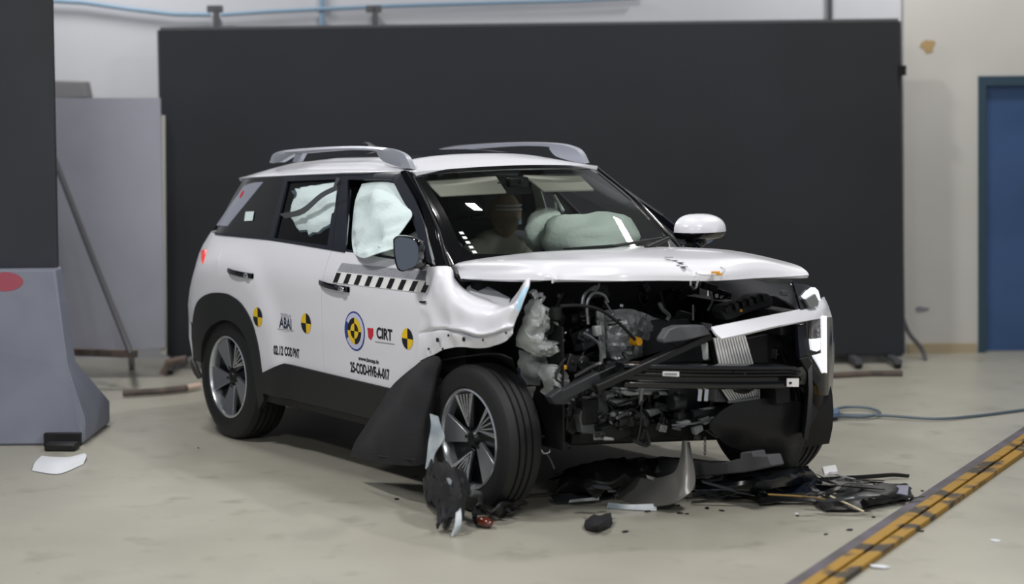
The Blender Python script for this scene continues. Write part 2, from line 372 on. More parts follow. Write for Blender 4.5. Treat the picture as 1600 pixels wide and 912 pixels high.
for k in range(20): t = 2*PI*k/20; q = pb(5, 440, PD-.036); pts.append(q+RH*(.14 if math.cos(t) > 0 else .05)*math.cos(t)*(.8)+Vector((0, 0, .055*math.sin(t))))
mb.prism(pts, FH*.004); lab(mb.build('painted_red_glow', mat('painted_red_glow', '#a4505f', .5), br, angle=0), 'soft red glow painted near the top edge')
dp = MB(); q = [rm((82-800)/FP*PD, PD+.05, zt), rm(rt-2.2, PD+.05, zt), rm(rt-2.2, PD+.05, 3.2), rm((80-800)/FP*PD, PD+.05, 3.2)]
tag(dp.prism(q, FH*.06).build('dark_screen', mat('dark_board', '#32353d', .7, var='#25272b', vscale=.5), angle=0, bevel=.004), 'tall dark board standing on the grey barrier at left edge', 'board')
tag(MB().box(P(97, 697, 'z', .02), (.17, .1, .04), Matrix.Rotation(.9, 3, 'Z')).build('rubber_wedge', 'rubber', bevel=.01), 'black rubber wedge on floor by the grey barrier', 'wedge')
lp = [[(50, 735, .003), (80, 740, .004), (100, 738, .004), (130, 725, .003)], [(55, 722, .02), (85, 722, .035), (108, 720, .03), (135, 712, .02)], [(65, 712, .01), (85, 714, .02), (108, 714, .02), (132, 708, .006)]]
tag(patch('white_scrap', lp, 'paper', ax='z', solid=.003), 'white crumpled scrap on floor before the grey barrier', 'scrap')

# yellow striped floor rail at lower right
A0, A1 = Vector((4.9, -1.85, 0)), P(1600, 686, 'z', 0)
A0 = P(1265, 915, 'z', 0); dA = (A1-A0).normalized(); A0 = A0 - dA*2.2; A1 = A1 + dA*2.5; sA = Vector((dA.y, -dA.x, 0))
M['railpaint'] = mat('worn_yellow_paint', '#9a751f', .6, var='#3a3226', vscale=5.5, bump=.3, bscale=40, detail=8)
nt = M['railpaint'].node_tree
for n in nt.nodes:
    if n.type == 'VALTORGB': n.color_ramp.elements[0].position = .52; n.color_ramp.elements[1].position = .60
rl = empty('floor_rail', (A0+A1)/2); tag(rl, 'low steel floor rail with worn yellow stripes at lower right', 'rail')
MB().bar(A0+Vector((0, 0, .006))-sA*.045, A1+Vector((0, 0, .006))-sA*.045, .06, .016).build('rail_plate', mat('rail_steel', '#5b5660', .6, var='#4a4648', vscale=5), rl, angle=0)
for k in (0.015, .085): MB().bar(A0+sA*k+Vector((0, 0, .012)), A1+sA*k+Vector((0, 0, .012)), .055, .024).build('painted_strip', 'railpaint', rl, angle=0, bevel=.004)
MB().bar(A0+sA*.05+Vector((0, 0, .004)), A1+sA*.05+Vector((0, 0, .004)), .015, .008).build('rail_groove', 'rubber', rl, angle=0)

# ------------------------------------------------------------------ the car: side surface
ZS = [.0, .2, .35, .5, .62, .7, .9, .97, 1.03, 1.08, 1.15, 1.5, 1.56]
YS = [.80, .835, .862, .880, .884, .890, .890, .884, .862, .842, .805, .60, .52]
XRZ = [.2, .5, .7, .8, 1.0, 1.05, 1.12, 1.2, 1.3, 1.45, 1.56]
XRV = [-.86, -.95, -.93, -.90, -.80, -.77, -.70, -.66, -.60, -.52, -.48]
XC = -.15
def B(s, Z, off=0.):
    W = interp(Z, ZS, YS)
    d = math.hypot(s, (Z-.42)*1.05); h = .028*max(0, min(1, (.74-d)/.16)); h = h*h*(3-2*h/.028)/.028 if h > 0 else 0
    if Z > 1.02: h *= max(0, 1-(Z-1.02)/.06)
    W += h + off
    if s >= XC: return Vector((s, -W, Z))
    XR = interp(Z, XRZ, XRV) - off; th = min((XC-s)/.95, 1)*PI/2
    return Vector((XC-(XC-XR)*math.sin(th), -W*max(math.cos(th), 0)**.5, Z))
def proj(v):
    d = v-CAM; w_ = d.dot(cf); return 800+FP*d.dot(cr)/w_, PCY-FP*d.dot(cu)/w_
def inv(px, py, off=0.):
    p = P(px, py, 'y', -.86); s, Z = max(p.x, -.5), p.z
    if p.x < XC: s = XC-.2; 
    for _ in range(25):
        a, b = proj(B(s, Z, off)); e1, e2 = px-a, py-b; h = 1e-3
        a1, b1 = proj(B(s+h, Z, off)); a2, b2 = proj(B(s, Z+h, off))
        j11, j21, j12, j22 = (a1-a)/h, (b1-b)/h, (a2-a)/h, (b2-b)/h
        l = 200.
        # damped normal equations
        A11 = j11*j11+j21*j21+l; A12 = j11*j12+j21*j22; A22 = j12*j12+j22*j22+l; g1 = j11*e1+j21*e2; g2 = j12*e1+j22*e2; D = A11*A22-A12*A12
        ds = (A22*g1-A12*g2)/D; dz = (A11*g2-A12*g1)/D; s += max(-.2, min(.2, ds)); Z += max(-.2, min(.2, dz)); s = max(s, XC-.9)
    return s, Z
def panel2(polys, name, m, parent, off=0., thick=.012, step=.05, bevel=.003, sz=False, both=False):
    bm = bmesh.new()
    for poly in polys:
        pts = poly if sz else [inv(x, y, off) for x, y in poly]
        ar = sum(pts[i][0]*pts[(i+1) % len(pts)][1]-pts[(i+1) % len(pts)][0]*pts[i][1] for i in range(len(pts)))
        if ar < 0: pts = pts[::-1]
        bm.faces.new([bm.verts.new((x, 0, z)) for x, z in pts])
    xs = [v.co.x for v in bm.verts]; zs = [v.co.z for v in bm.verts]
    def cuts(lo, hi, ax):
        n = math.floor(lo/step)+1
        while n*step < hi:
            no = (1, 0, 0) if ax == 0 else (0, 0, 1); co = (n*step, 0, 0) if ax == 0 else (0, 0, n*step)
            bmesh.ops.bisect_plane(bm, geom=bm.verts[:]+bm.edges[:]+bm.faces[:], plane_co=co, plane_no=no, dist=1e-5); n += 1
    cuts(min(xs), max(xs), 0); cuts(min(zs), max(zs), 1)
    bmesh.ops.triangulate(bm, faces=[f for f in bm.faces if len(f.verts) > 4])
    for v in bm.verts: v.co = B(v.co.x, v.co.z, off)
    bm.normal_update()
    me = bpy.data.meshes.new(name)
    o0 = ROOTW[parent.name]
    for v in bm.verts: v.co -= o0
    shell(bm, thick, -1)
    bm.to_mesh(me); bm.free(); me.materials.append(M[m]); me.shade_smooth(); me.set_sharp_from_angle(angle=R(40))
    o = bpy.data.objects.new(name, me); COL.objects.link(o); o.parent = parent; ROOTW[o.name] = o0
    if bevel: md = o.modifiers.new('bevel', 'BEVEL'); md.width = bevel; md.segments = 2; md.limit_method = 'ANGLE'; md.angle_limit = R(50)
    return o
def mirror(o, name=None):
    me = o.data.copy(); me.transform(Matrix.Scale(-1, 4, (0, 1, 0))); me.flip_normals()
    c = o.copy(); c.data = me; COL.objects.link(c); c.parent = o.parent; ROOTW[c.name] = Vector((0, 0, 0)); return c

car = empty('crashed_car', (0, 0, 0)); tag(car, 'white compact SUV with wrecked front corner and open engine bay on hall floor', 'car')
PAN = []
def smo(l, k=4): return [(p.x, p.y) for p in dense1([Vector((a, b, 0)) for a, b in l], k)]
arcA = smo([(408, 583), (402, 540), (392, 503), (377, 476), (360, 462), (345, 457.5), (325, 459), (309, 470), (302, 490), (299.5, 520), (301, 550), (302, 562)])
arcB = smo([(314, 566), (315, 540), (322, 518), (336, 504), (352, 500), (367, 506), (380, 522), (390, 548), (397, 590), (404, 640)])
arch = [p for p in arcA if p[0] > 351.5]
PAN.append(panel2([[(335, 364.5), (352, 366.5), (350, 458.5), (345, 457.5), (318, 461), (306, 475), (301, 500), (301, 530), (303, 552), (300, 566), (240, 566), (240, 380)]], 'quarter_panel', 'white', car))
# re-made in surface coordinates so that the corner wraps round the tail
bpy.data.objects.remove(PAN.pop())
def sI(*pts): return [inv(*p) for p in pts]
tailtop = inv(336, 364.5)
q = sI((352, 366.5), (350.8, 457.8), *[p for p in arcA if p[0] < 350 and p[1] < 505]) + [(-.47, .60), (-.50, .45), (-.52, .36)] + [(-1.05, .36), (-1.05, .98), (-1.05, 1.12)] + [(-.6, 1.125)] + [inv(345, 365.5)]
PAN.append(panel2([q], 'quarter_panel', 'white', car, sz=True))
PAN.append(panel2([[(352.6, 366.5), (430, 375), (519.5, 389), (506.8, 583.3), (442, 568)] + arch + [(350.6, 458.5)]], 'rear_door', 'white', car))
rdoor = PAN[-1]
PAN.append(panel2([[(520, 389), (606, 403.5), (669, 413), (668.5, 440), (661, 470), (657.5, 500), (657, 562), (655, 592), (650, 618), (608, 607), (507.3, 583.5)]], 'front_door', 'white', car))
fdoor = PAN[-1]
# haunch-coloured belt moulding and black greenhouse
MS = []
MS.append(panel2([[(380, 279.5), (446, 275), (447, 281), (424, 373), (350, 366), (336, 364.5)]], 'rear_pillar_panel', 'gloss', car, off=-.004))
def ring(outer, inner): n = len(outer); return [[outer[i], outer[(i+1) % n], inner[(i+1) % n], inner[i]] for i in range(n)]
rfr = panel2(ring([(445, 275), (533, 271.5), (519, 390), (418, 375)], [(449, 283), (526, 279.5), (511.5, 383.5), (427.5, 372)]), 'window_frame', 'satin', rdoor, off=.002, bevel=.0)
ffr = panel2(ring([(533.4, 271.5), (626, 268), (647, 310), (664, 355), (676, 412), (519.5, 390)], [(543.5, 280.5), (612, 280), (636, 322), (652, 366), (661, 408), (539, 389)]), 'window_frame', 'satin', fdoor, off=.002, bevel=0)
MS += [rfr, ffr]
belt = panel2([[(335, 362.5), (430, 371.5), (520, 387), (538, 391.5), (538, 394), (520, 391), (430, 375.5), (335, 366)]], 'belt_moulding', 'satin', car, off=.006, bevel=0)
rg = panel2([[(449, 283), (526, 279.5), (511.5, 383.5), (427.5, 372)]], 'window_glass', 'sideglass', rdoor, off=-.012, thick=.003, bevel=0)
qs = panel2([[(338, 351.5), (355, 353), (411, 284), (397, 285), (382, 290), (364, 314)]], 'quarter_glass', 'quarter', car, off=.0, thick=.008, bevel=.001)
lab(qs, 'pale grey slanted quarter window')
MS += [rg, qs]
st1 = MB()
# window divider bars
panel2([[(454, 287), (460, 288), (430, 330), (427, 324)]], 'window_divider', mat and 'silver', rdoor, off=-.02, thick=.006, bevel=0)
panel2([[(546, 296), (548.5, 296), (540.5, 389), (538, 389)]], 'window_channel', 'chrome', fdoor, off=-.01, thick=.006, bevel=0)
# claddings
ac = panel2([arcA[::-1]+[(412, 625)]+arcB[::-1]], 'wheel_arch_trim', 'clad', car, off=.008, thick=.03, bevel=.006)
dc = panel2([[(408, 583), (442, 568), (507, 583), (608, 607), (652, 618), (648, 676), (572, 653), (440, 622), (410, 614)]], 'door_cladding', 'clad', car, off=.01, thick=.03, bevel=.006)
sl = panel2([[(410, 614), (440, 622.5), (572, 653.5), (648, 677), (648, 688), (572, 664), (440, 633), (415, 626)]], 'sill', 'rubber', car, off=-.01, thick=.10, bevel=.006)
PAN += [ac, dc, sl, belt]
# left flank as mirror image of right
for o in PAN+MS:
    if o.name.split('.')[0] in ('window_frame', 'window_glass'):
        continue
    mirror(o)
# left door glass frames
for o in (rfr, ffr): c = mirror(o); c.parent = [x for x in car.children if x.name.startswith('rear_door' if o is rfr else 'front_door') and x not in (rdoor, fdoor)][0]
# rear: tailgate, bumper, lamps
g = [[B(XC-.55-.40*(i/6), z, -.002) for i in range(7)] for z in (.36, .55, .7, .85, 1.0, 1.12)]
tg = [[Vector((p.x, p.y, p.z)) for p in r] + [Vector((p.x, -p.y, p.z)) for p in r[::-1][1:]] for r in g]
tgo = MB().grid(tg).build('tailgate', 'white', car, solid=.02)
rb = [[Vector((p.x-.02, p.y, p.z)) for p in [B(XC-.70-.25*(i/4), z) for i in range(5)]] for z in (.22, .34, .45, .52)]
rb = [r+[Vector((p.x, -p.y, p.z)) for p in r[::-1][1:]] for r in rb]
MB().grid(rb).build('rear_bumper', 'clad', car, solid=.03)
rgl = [[Vector((interp(z, XRZ, XRV)+.02, y, z)) for y in (-.62, -.3, 0, .3, .62)] for z in (1.12, 1.2, 1.3, 1.42)]
rgl = [[Vector((p.x, p.y*(1-.28*(p.z-1.12)/.3), p.z)) for p in r] for r in rgl]
MB().grid(dense(rgl, 2, 2)).build('rear_window', 'gloss', car, solid=.006)
tl = panel2([[(313.5, 391), (321.5, 389), (320, 398), (315.5, 411), (314, 405)]], 'tail_lamp', 'tailred', car, off=.006, thick=.03)
mirror(tl)
panel2([[(298, 560), (303, 570), (312, 590), (309, 592), (299, 575)]], 'bumper_tip', 'clad', car, off=.02, thick=.02)

# floor pan and inner body shell so that nothing shows through
MB().box((1.0, 0, .34), (3.0, 1.60, .12)).build('floor_pan', 'rubber', car, bevel=.02)
mb = MB()
for sy in (-1, 1): mb.box((1.15, sy*.60, .27), (2.0, .14, .10))
mb.box((0.0, 0, .33), (.25, 1.2, .14)); mb.box((.1, -.5, .2), (.5, .06, .05)); mb.box((.8, -.3, .22), (1.4, .5, .12))
mb.build('underbody_rail', 'rubber', car, bevel=.01)
mb = MB()
for x, sy in ((0, -1), (0, 1)):
    prof = [Vector((.40*math.cos(t), 0, .40+.40*math.sin(t)*1.02)) for t in [PI*k/16 for k in range(-1, 18)]]
    g = [[Vector((x+p.x, sy*yy, p.z)) for p in prof] for yy in (.60, .72, .85)]; mb.grid(g)
mb.build('rear_wheel_housing', 'rubber', car, solid=.01)
MB().add([Vector((-.40, -.62, .3)), Vector((.42, -.62, .3)), Vector((.42, -.62, .9)), Vector((-.40, -.62, .9))], [(0, 1, 2, 3)]).build('housing_wall', 'rubber', car, solid=.01)

# roof
def zroof(x, y):
    w_ = interp(x, [-.52, -.2, .4, 1.0, 1.35, 1.49], [.53, .60, .625, .615, .59, .575]); t = min(1, abs(y)/w_)
    ze = interp(x, [-.52, -.25, .2, .83, 1.43, 1.49], [1.425, 1.440, 1.462, 1.492, 1.514, 1.512])
    zc = interp(x, [-.52, -.35, -.1, .4, .9, 1.2, 1.38, 1.49], [1.455, 1.50, 1.545, 1.585, 1.598, 1.585, 1.556, 1.522]); return w_, ze, ze+(zc-ze)*(1-t**2.6)**.75
g = []
for i in range(41):
    x = -.52+2.01*i/40; row = []
    for j in range(33):
        t = math.sin(PI/2*(j-16)/16); w_, ze, _ = zroof(x, 0); row.append(Vector((x, t*w_, zroof(x, t*w_)[2])))
    g.append(row)
roof = MB().grid(g).build('roof', 'roofw', car, solid=.02)
g = [[Vector((x, y, zroof(x, y)[2]+.006)) for y in [-.40+.80*j/12 for j in range(13)]] for x in [.0+1.17*i/12 for i in range(13)]]
MB().grid(g).build('sunroof_glass', 'gloss', roof, solid=.004)
mb = MB().add([Vector(v) for v in ((.23, -.02, 1.585), (.10, -.02, 1.58), (.02, -.02, 1.62), (.05, -.02, 1.635), (.23, .02, 1.585), (.10, .02, 1.58), (.02, .02, 1.62), (.05, .02, 1.635))], [(0, 1, 2, 3), (7, 6, 5, 4), (0, 3, 7, 4), (1, 5, 6, 2), (2, 6, 7, 3), (0, 4, 5, 1)]); mb.build('aerial_fin', 'gloss', roof, bevel=.006)
# roof rails
RY = -.565
def rp(l): return [P(x, y, 'y', RY) for x, y in l]
rr_ = MB()
top = [(421, 254), (430, 238.5), (470, 232), (545, 228), (598, 230), (622, 236), (634, 245), (642, 263)]
bot = [(438, 253.5), (462, 240), (474, 239.5), (540, 234.5), (586, 235.5), (590, 240), (600, 252), (628, 262)]
t1 = dense1(rp(top), 4); b1 = dense1(rp(bot), 4)
g = [[t1[i]+Vector((0, .03, -.004)) for i in range(len(t1))], [t1[i]+Vector((0, .0, 0)) for i in range(len(t1))], [t1[i].lerp(b1[i], .5)+Vector((0, -.012, 0)) for i in range(len(t1))], [b1[i]+Vector((0, -.004, 0)) for i in range(len(t1))], [b1[i]+Vector((0, .03, 0)) for i in range(len(t1))], [t1[i]+Vector((0, .03, -.004)) for i in range(len(t1))]]
rr_.grid(g)
rr_.prism(rp([(462, 239), (473, 239), (466, 252), (457, 253)]), (0, .03, 0))
rail = rr_.build('roof_rail', 'silver', roof, bevel=.003, angle=50)
mirror(rail)

# pillars, windscreen
WT = [Vector((1.455, -.585, 1.506)), Vector((1.50, -.30, 1.522)), Vector((1.51, 0, 1.528)), Vector((1.50, .30, 1.522)), Vector((1.455, .585, 1.506))]
WB = [Vector((2.035, -.70, 1.09)), Vector((2.14, -.37, 1.075)), Vector((2.18, 0, 1.07)), Vector((2.14, .37, 1.075)), Vector((2.035, .70, 1.09))]
WM = [(a+b)/2+Vector((.018, 0, .018)) for a, b in zip(WT, WB)]
wg = dense([WT, WM, WB], 8, 6)
def wpt(u, v):      # u across 0..1 (right side to left side), v down 0..1
    i = v*(len(wg)-1); j = u*(len(wg[0])-1); i0 = min(int(i), len(wg)-2); j0 = min(int(j), len(wg[0])-2); a = i-i0; b = j-j0
    return (wg[i0][j0]*(1-a)*(1-b)+wg[i0+1][j0]*a*(1-b)+wg[i0][j0+1]*(1-a)*b+wg[i0+1][j0+1]*a*b)
wsg = MB().grid(wg).build('windscreen', 'glass', car, fixn=True)
wn = Vector((.58, 0, .81))
def wstrip(u0, u1, v0, v1, n=12, k=4, off=.003): return [[wpt(u0+(u1-u0)*j/k, v0+(v1-v0)*i/n)+wn*off for j in range(k+1)] for i in range(n+1)]
mb = MB(); mb.grid(wstrip(0, .045, 0, 1)).grid(wstrip(.965, 1, 0, 1)).grid(wstrip(0, 1, 0, .04, 2, 24)).grid(wstrip(0, 1, .90, 1, 2, 24))
for sg, u in ((1, .045), (-1, .965)):   # rounded lower corners of the black band
    for k in range(6):
        a = k/6; mb.grid(wstrip(u, u+sg*.03*(1-math.cos(PI/2*(k+1)/6)), .80+.1*a, .80+.1*(a+1/6), 1, 1))
mb.build('black_glass_band', 'gloss', wsg, solid=.001)
# rain sensor / mirror
mb = MB().box(wpt(.5, .1)-wn*.05, (.05, .12, .05)); mb.build('sensor_box', 'plastic', wsg, bevel=.008)
mb = MB(); mb.box(wpt(.5, .2)+Vector((-.13, 0, -.03)), (.03, .24, .065), Matrix.Rotation(.15, 3, 'Z')); mb.tube([wpt(.5, .14)-wn*.02, wpt(.5, .2)+Vector((-.13, 0, -.02))], .01); mb.build('rear_view_mirror', 'plastic', wsg, bevel=.012)
pil = []
for sy in (1,):
    A = [P(625, 268, 'y', -.600), P(636, 290, 'y', -.620), P(652, 330, 'y', -.675), P(668, 368, 'y', -.745), P(681, 413, 'y', -.80)]
    Bm = [P(633, 266, 'y', -.594), P(648, 290, 'y', -.615), P(667, 330, 'y', -.66), P(683, 368, 'y', -.71), P(698, 414, 'y', -.77)]
    Cm = [p for p in [wpt(.0, v)+Vector((.004, -.012, .004)) for v in (0, .22, .5, .74, 1.0)]]
    Dm = [wpt(.012, v)+wn*.006 for v in (0, .22, .5, .74, 1.0)]
    mb = MB().grid(dense([[a, b, c, d_] for a, b, c, d_ in zip(A, Bm, Cm, Dm)], 5, 4))
    pl = mb.build('front_pillar', 'gloss', car, solid=.012, angle=60)
    lp_ = [[wpt(.985, v)+wn*.006, wpt(1.0, v)+Vector((.004, .010, .004)), wpt(1.0, v)+Vector((-.015, .035, -.015)), wpt(1.0, v)+Vector((-.07, .055, -.02))] for v in (0, .22, .5, .74, 1.0)]; MB().grid(dense(lp_, 5, 4)).build('front_pillar', 'gloss', car, solid=.008, angle=60)
mb = MB().tube([P(646, 276, 'y', -.61), P(667, 318, 'y', -.66), P(686, 360, 'y', -.72), P(697, 398, 'y', -.775)], [.003, .005, .005, .003]); lab(mb.build('pillar_highlight', 'chrome', pl), 'bright painted highlight line')  # chrome line stands in for the highlight along the glossy pillar
mb = MB()
for k, (px, py) in enumerate(((700, 362), (703, 368), (706, 374), (709, 380), (711, 385))):
    c = P(px, py, 'y', -.655); u_, v_ = wpt(.062+.004*k, .70+.045*k), wpt(.075+.004*k, .715+.045*k); c = (u_+v_)/2+wn*.006; mb.box(c, (.018, .022, .002), Matrix.Rotation(R(36), 3, 'Y'))
lab(mb.build('screen_marks', 'airbagg', wsg, angle=0), 'column of small pale teal marks')
# wipers
mb = MB(); mb.tube([P(880, 390, 'y', .0), P(960, 384, 'y', .22), P(1035, 372, 'y', .5)], .008).tube([P(1010, 388, 'y', .30), P(1045, 372, 'y', .53)], [.016, .010])
mb.build('wiper', 'rubber', wsg)
# cowl
MB().grid(dense([[Vector((1.98, -.74, 1.06)), Vector((2.10, -.37, 1.05)), Vector((2.14, 0, 1.045)), Vector((2.10, .37, 1.05)), Vector((1.98, .74, 1.06))], [Vector((2.15, -.74, 1.03)), Vector((2.28, -.37, 1.03)), Vector((2.32, 0, 1.03)), Vector((2.28, .37, 1.03)), Vector((2.15, .74, 1.03))]], 2, 3)).build('cowl', 'plastic', car, solid=.01)

# ------------------------------------------------------------------ wheels
def make_wheel(x, yo, z, R_, width, side, rot, striped):
    # yo: outer face y, side -1 right / +1 left
    s = side; yi = -s
    prof = []
    w_ = width; rr = .226
    pts = [(rr, .012), (rr+.012, .0), (rr+.05, -.006), (R_-.035, -.004), (R_-.012, .010), (R_-.002, .030)]
    for gx in (.055, .09, .125, .16):
        if gx < w_-.03: pts += [(R_, gx-.008), (R_-.010, gx-.006), (R_-.010, gx+.002), (R_, gx+.004)]
    pts += [(R_-.002, w_-.03), (R_-.012, w_-.010), (R_-.035, w_+.004), (rr+.05, w_+.006), (rr+.01, w_), (rr, w_-.012)]
    mb = MB().lathe((x, yo, z), [(r, yi*h) for r, h in pts], 64, 'y', closed=False)
    t = mb.build('wheel', 'tyre', car, angle=30)
    mb = MB()
    mb.lathe((x, yo, z), [(rr, yi*.012), (rr+.002, yi*.004), (rr-.006, yi*.001), (rr-.012, yi*.008), (rr-.014, yi*.05), (rr-.02, yi*.15)], 64)
    mb.build('rim', 'rimlight', t, angle=40)
    mb = MB(); mb.lathe((x, yo, z), [(.001, yi*.055), (.07, yi*.05), (.15, yi*.075), (rr-.014, yi*.06)], 64)
    mb.lathe((x, yo, z), [(.001, yi*.020), (.028, yi*.022), (.033, yi*.030), (.06, yi*.050)], 32)
    for k in range(5):
        a = rot+2*PI*k/5+.2; c = Vector((x+.055*math.cos(a), yo+yi*.04, z+.055*math.sin(a))); mb.tube([c, c+Vector((0, -yi*.012, 0))], .008, 6)
    mb.build('wheel_disc', 'rimdark', t, angle=40)
    for k in range(5):
        a0 = rot + 2*PI*k/5
        def pt(r, a, dep): return Vector((x+r*math.cos(a), yo+yi*dep, z+r*math.sin(a)))
        sd = 1 if s < 0 else -1
        apex = (.055, a0+sd*.45); o1 = (rr-.012, a0+sd*.44); o2 = (rr-.012, a0-sd*.22)
        arcs = [(rr-.012, o2[1]+(o1[1]-o2[1])*q/5) for q in range(6)]
        poly = [pt(.055, apex[1]+sd*.25, .035)]+[pt(r, a, .014) for r, a in arcs[::-1]]+[pt(.05, apex[1]-sd*.6, .03)]
        mb = MB().prism(poly, (0, yi*.02, 0))
        isst = k in striped
        sp = mb.build('spoke', 'rimdark' if isst else 'rim', t, bevel=.003, angle=30)
        if isst:
            mb = MB(); ap = pt(.06, apex[1], .030)
            cs = [pt(r, a, .010) for r, a in arcs]
            n = 5
            for q in range(n):
                e0 = cs[5].lerp(cs[0], (q+.5)/n); e1 = ap.lerp(e0, .18+.1*abs(q-2))
                mb.bar(e0+Vector((0, -yi*.002, 0)), e1+Vector((0, -yi*.002, 0)), .006, .006, up=(0, 1, 0))
            mb.bar(cs[0], ap, .007, .007, up=(0, 1, 0)); mb.bar(cs[5], ap, .007, .007, up=(0, 1, 0))
            lab(mb.build('silver_rib', 'rimlight', t), 'machined silver ribs')
        # thin bright edge wedge along the rim
    for k in (1, 3):
        a = rot+2*PI*k/5-.5; pass
    return t
make_wheel(0, -.885, .345, .345, .215, -1, R(38), (0,))
make_wheel(2.41, -.895, .335, .335, .19, -1, R(22), (0, 1, 3))
make_wheel(0, .885, .345, .345, .215, 1, R(10), ())
make_wheel(2.58, .885, .345, .345, .215, 1, R(30), ())

# ------------------------------------------------------------------ mirrors, handles
mrr = empty('door_mirror', ROOTW[car.name]); mrr.parent = car; ROOTW[mrr.name] = Vector((0, 0, 0))
# the right mirror: glass faces backward, housing black
def mir_shell(sgn, m):
    g = []
    cx, cy, cz = 1.965, -.925, 1.155
    for i in range(9):
        t = i/8; xx = cx-.05+.15*t; k = (1-t**2.2)**.5 if t < 1 else 0.02
        g.append([Vector((xx, sgn*(cy)+sgn*-1*0 + .105*k*math.copysign(abs(math.cos(a))**.75, math.cos(a)), cz+.088*k*math.copysign(abs(math.sin(a))**.75, math.sin(a)))) for a in [2*PI*j/28 for j in range(29)]])
    return MB().grid(g)
mc = P(636, 396, 'y', -.97); mn = Vector((.42, -.90, .04)).normalized(); mu = Vector((0, 0, 1)); mt = mu.cross(mn).normalized(); mu = mn.cross(mt)
mout = [(-.078, .066), (-.055, .082), (0, .080), (.045, .066), (.064, .035), (.066, -.02), (.052, -.058), (.01, -.078), (-.035, -.086), (-.06, -.06), (-.074, .0)]
mo_ = [(p.x, p.y) for p in dense1([Vector((a, b, 0)) for a, b in mout+[mout[0]]], 3)][:-1]
def mpt(a, b, dep, k=1.): return mc+mt*a*k+mu*b*k-mn*dep
g = [[mpt(a, b, dep, k) for a, b in mo_+[mo_[0]]] for k, dep in ((.90, .004), (.97, -.004), (1.0, .004), (1.02, .03), (.95, .065), (.75, .09), (.40, .105), (.02, .11))]
MB().grid(g).build('mirror_shell', 'gloss', mrr, angle=60)
gl = MB().add([mpt(a, b, .002, .91) for a, b in mo_], [tuple(range(len(mo_)))]); gl.build('mirror_glass', 'mirror', mrr, solid=.004, angle=0)
MB().tube([mpt(.02, -.02, .07), Vector((1.97, -.86, 1.10)), Vector((1.94, -.81, 1.09))], [.035, .028, .035], 10).build('mirror_stalk', 'gloss', mrr)
mll = empty('door_mirror', (0, 0, 0)); mll.parent = car; ROOTW[mll.name] = Vector((0, 0, 0))
def lm_shell(zlo, zhi, m, nm):
    g = []; cx, cy, cz = 1.97, .895, 1.170
    for i in range(9):
        t = i/8; xx = cx-.05+.15*t; k = (1-t**2.2)**.5 if t < 1 else 0.02
        row = []
        for j in range(17):
            a = PI*j/16; zz = .092*k*abs(math.sin(a))**.8; y = cy+.155*k*math.copysign(abs(math.cos(a))**.7, math.cos(a))
            row.append(Vector((xx, y, cz+(zz if m == 'white' else -.55*zz))))
        g.append(row)
    return MB().grid(g).build(nm, m, mll, solid=.003, angle=50)
lm_shell(0, 1, 'white', 'mirror_cap'); lm_shell(0, 1, 'gloss', 'mirror_base')
MB().add([Vector((1.925, .925+.11*math.cos(a), 1.16+.065*math.sin(a))) for a in [2*PI*j/24 for j in range(24)]], [tuple(range(24))]).build('mirror_glass', 'mirror', mll, solid=.004)
MB().tube([(1.99, .88, 1.13), (1.98, .84, 1.10), (1.95, .79, 1.10)], [.03, .03, .035], 10).build('mirror_stalk', 'gloss', mll)
# quarter sail behind mirror
panel2([[(652, 368), (662, 372), (676, 412), (661, 408)]], 'mirror_sail', 'satin', fdoor, off=.004, thick=.02, bevel=0)
def handle(pxs, par):
    a = inv(*pxs[0]); b = inv(*pxs[1]); pa = B(*a); pb_ = B(*b); mb = MB()
    mid = [pa.lerp(pb_, t) + Vector((0, -.028*math.sin(PI*min(max(t, 0.02), .98))**.4, 0)) for t in [i/8 for i in range(9)]]
    g = []
    for i, p in enumerate(mid): h = .014; g.append([p+Vector((0, .006, h)), p+Vector((0, -.004, h)), p+Vector((0, -.008, 0)), p+Vector((0, -.004, -h)), p+Vector((0, .006, -h)), p+Vector((0, .006, h))])
    o = mb.grid(g).build('door_handle', 'gloss', par, angle=50)
    cb = MB(); q = pa.lerp(pb_, .86)+Vector((0, -.03, -.002)); cb.sphere(q, .022, 12, 8, (1.3, .35, .6)); lab(cb.build('handle_cap', 'chrome', par), 'chrome end cap')
handle([(359, 422), (397, 431)], rdoor); handle([(502, 441), (547, 452)], fdoor)

# ------------------------------------------------------------------ printed stickers on the right flank
def disc(cx, cz, r, m, par, name, off, a0=0, a1=2*PI, ri=0, n=32, thick=.0008):
    pts = []
    k = max(3, int(n*(a1-a0)/(2*PI)))
    vs = []; fs = []
    for i in range(k+1):
        a = a0+(a1-a0)*i/k
        for rad in (ri, r): vs.append(B(cx+rad*math.cos(a), cz+rad*math.sin(a), off))
    for i in range(k): fs.append((2*i, 2*i+1, 2*i+3, 2*i+2))
    return MB().add(vs, fs)
def target(px, py, r, par):
    s, z = inv(px, py)
    y_ = MB(); k_ = MB()
    for a in (PI/2, 3*PI/2): 
        m_ = disc(s, z, r, 'yellow', par, '', .0022, a, a+PI/2); y_.add(m_.v, m_.f)
    for a in (0, PI): m_ = disc(s, z, r, 'black', par, '', .0022, a, a+PI/2); k_.add(m_.v, m_.f)
    o = y_.build('target_sticker', 'yellow', par, angle=0, fixn=False); lab(o, 'round yellow and black quartered target')
    k_.build('black_quadrant', 'black', par, angle=0, fixn=False)
target(403, 495, .052, rdoor); target(478.5, 505, .052, rdoor); target(637, 529, .050, fdoor)
s, z = inv(554.5, 517); 
a_ = disc(s, z, .098, 'blue', fdoor, '', .002).build('round_badge', 'blue', fdoor, angle=0, fixn=False); lab(a_, 'blue ringed round badge with yellow and black quarters')
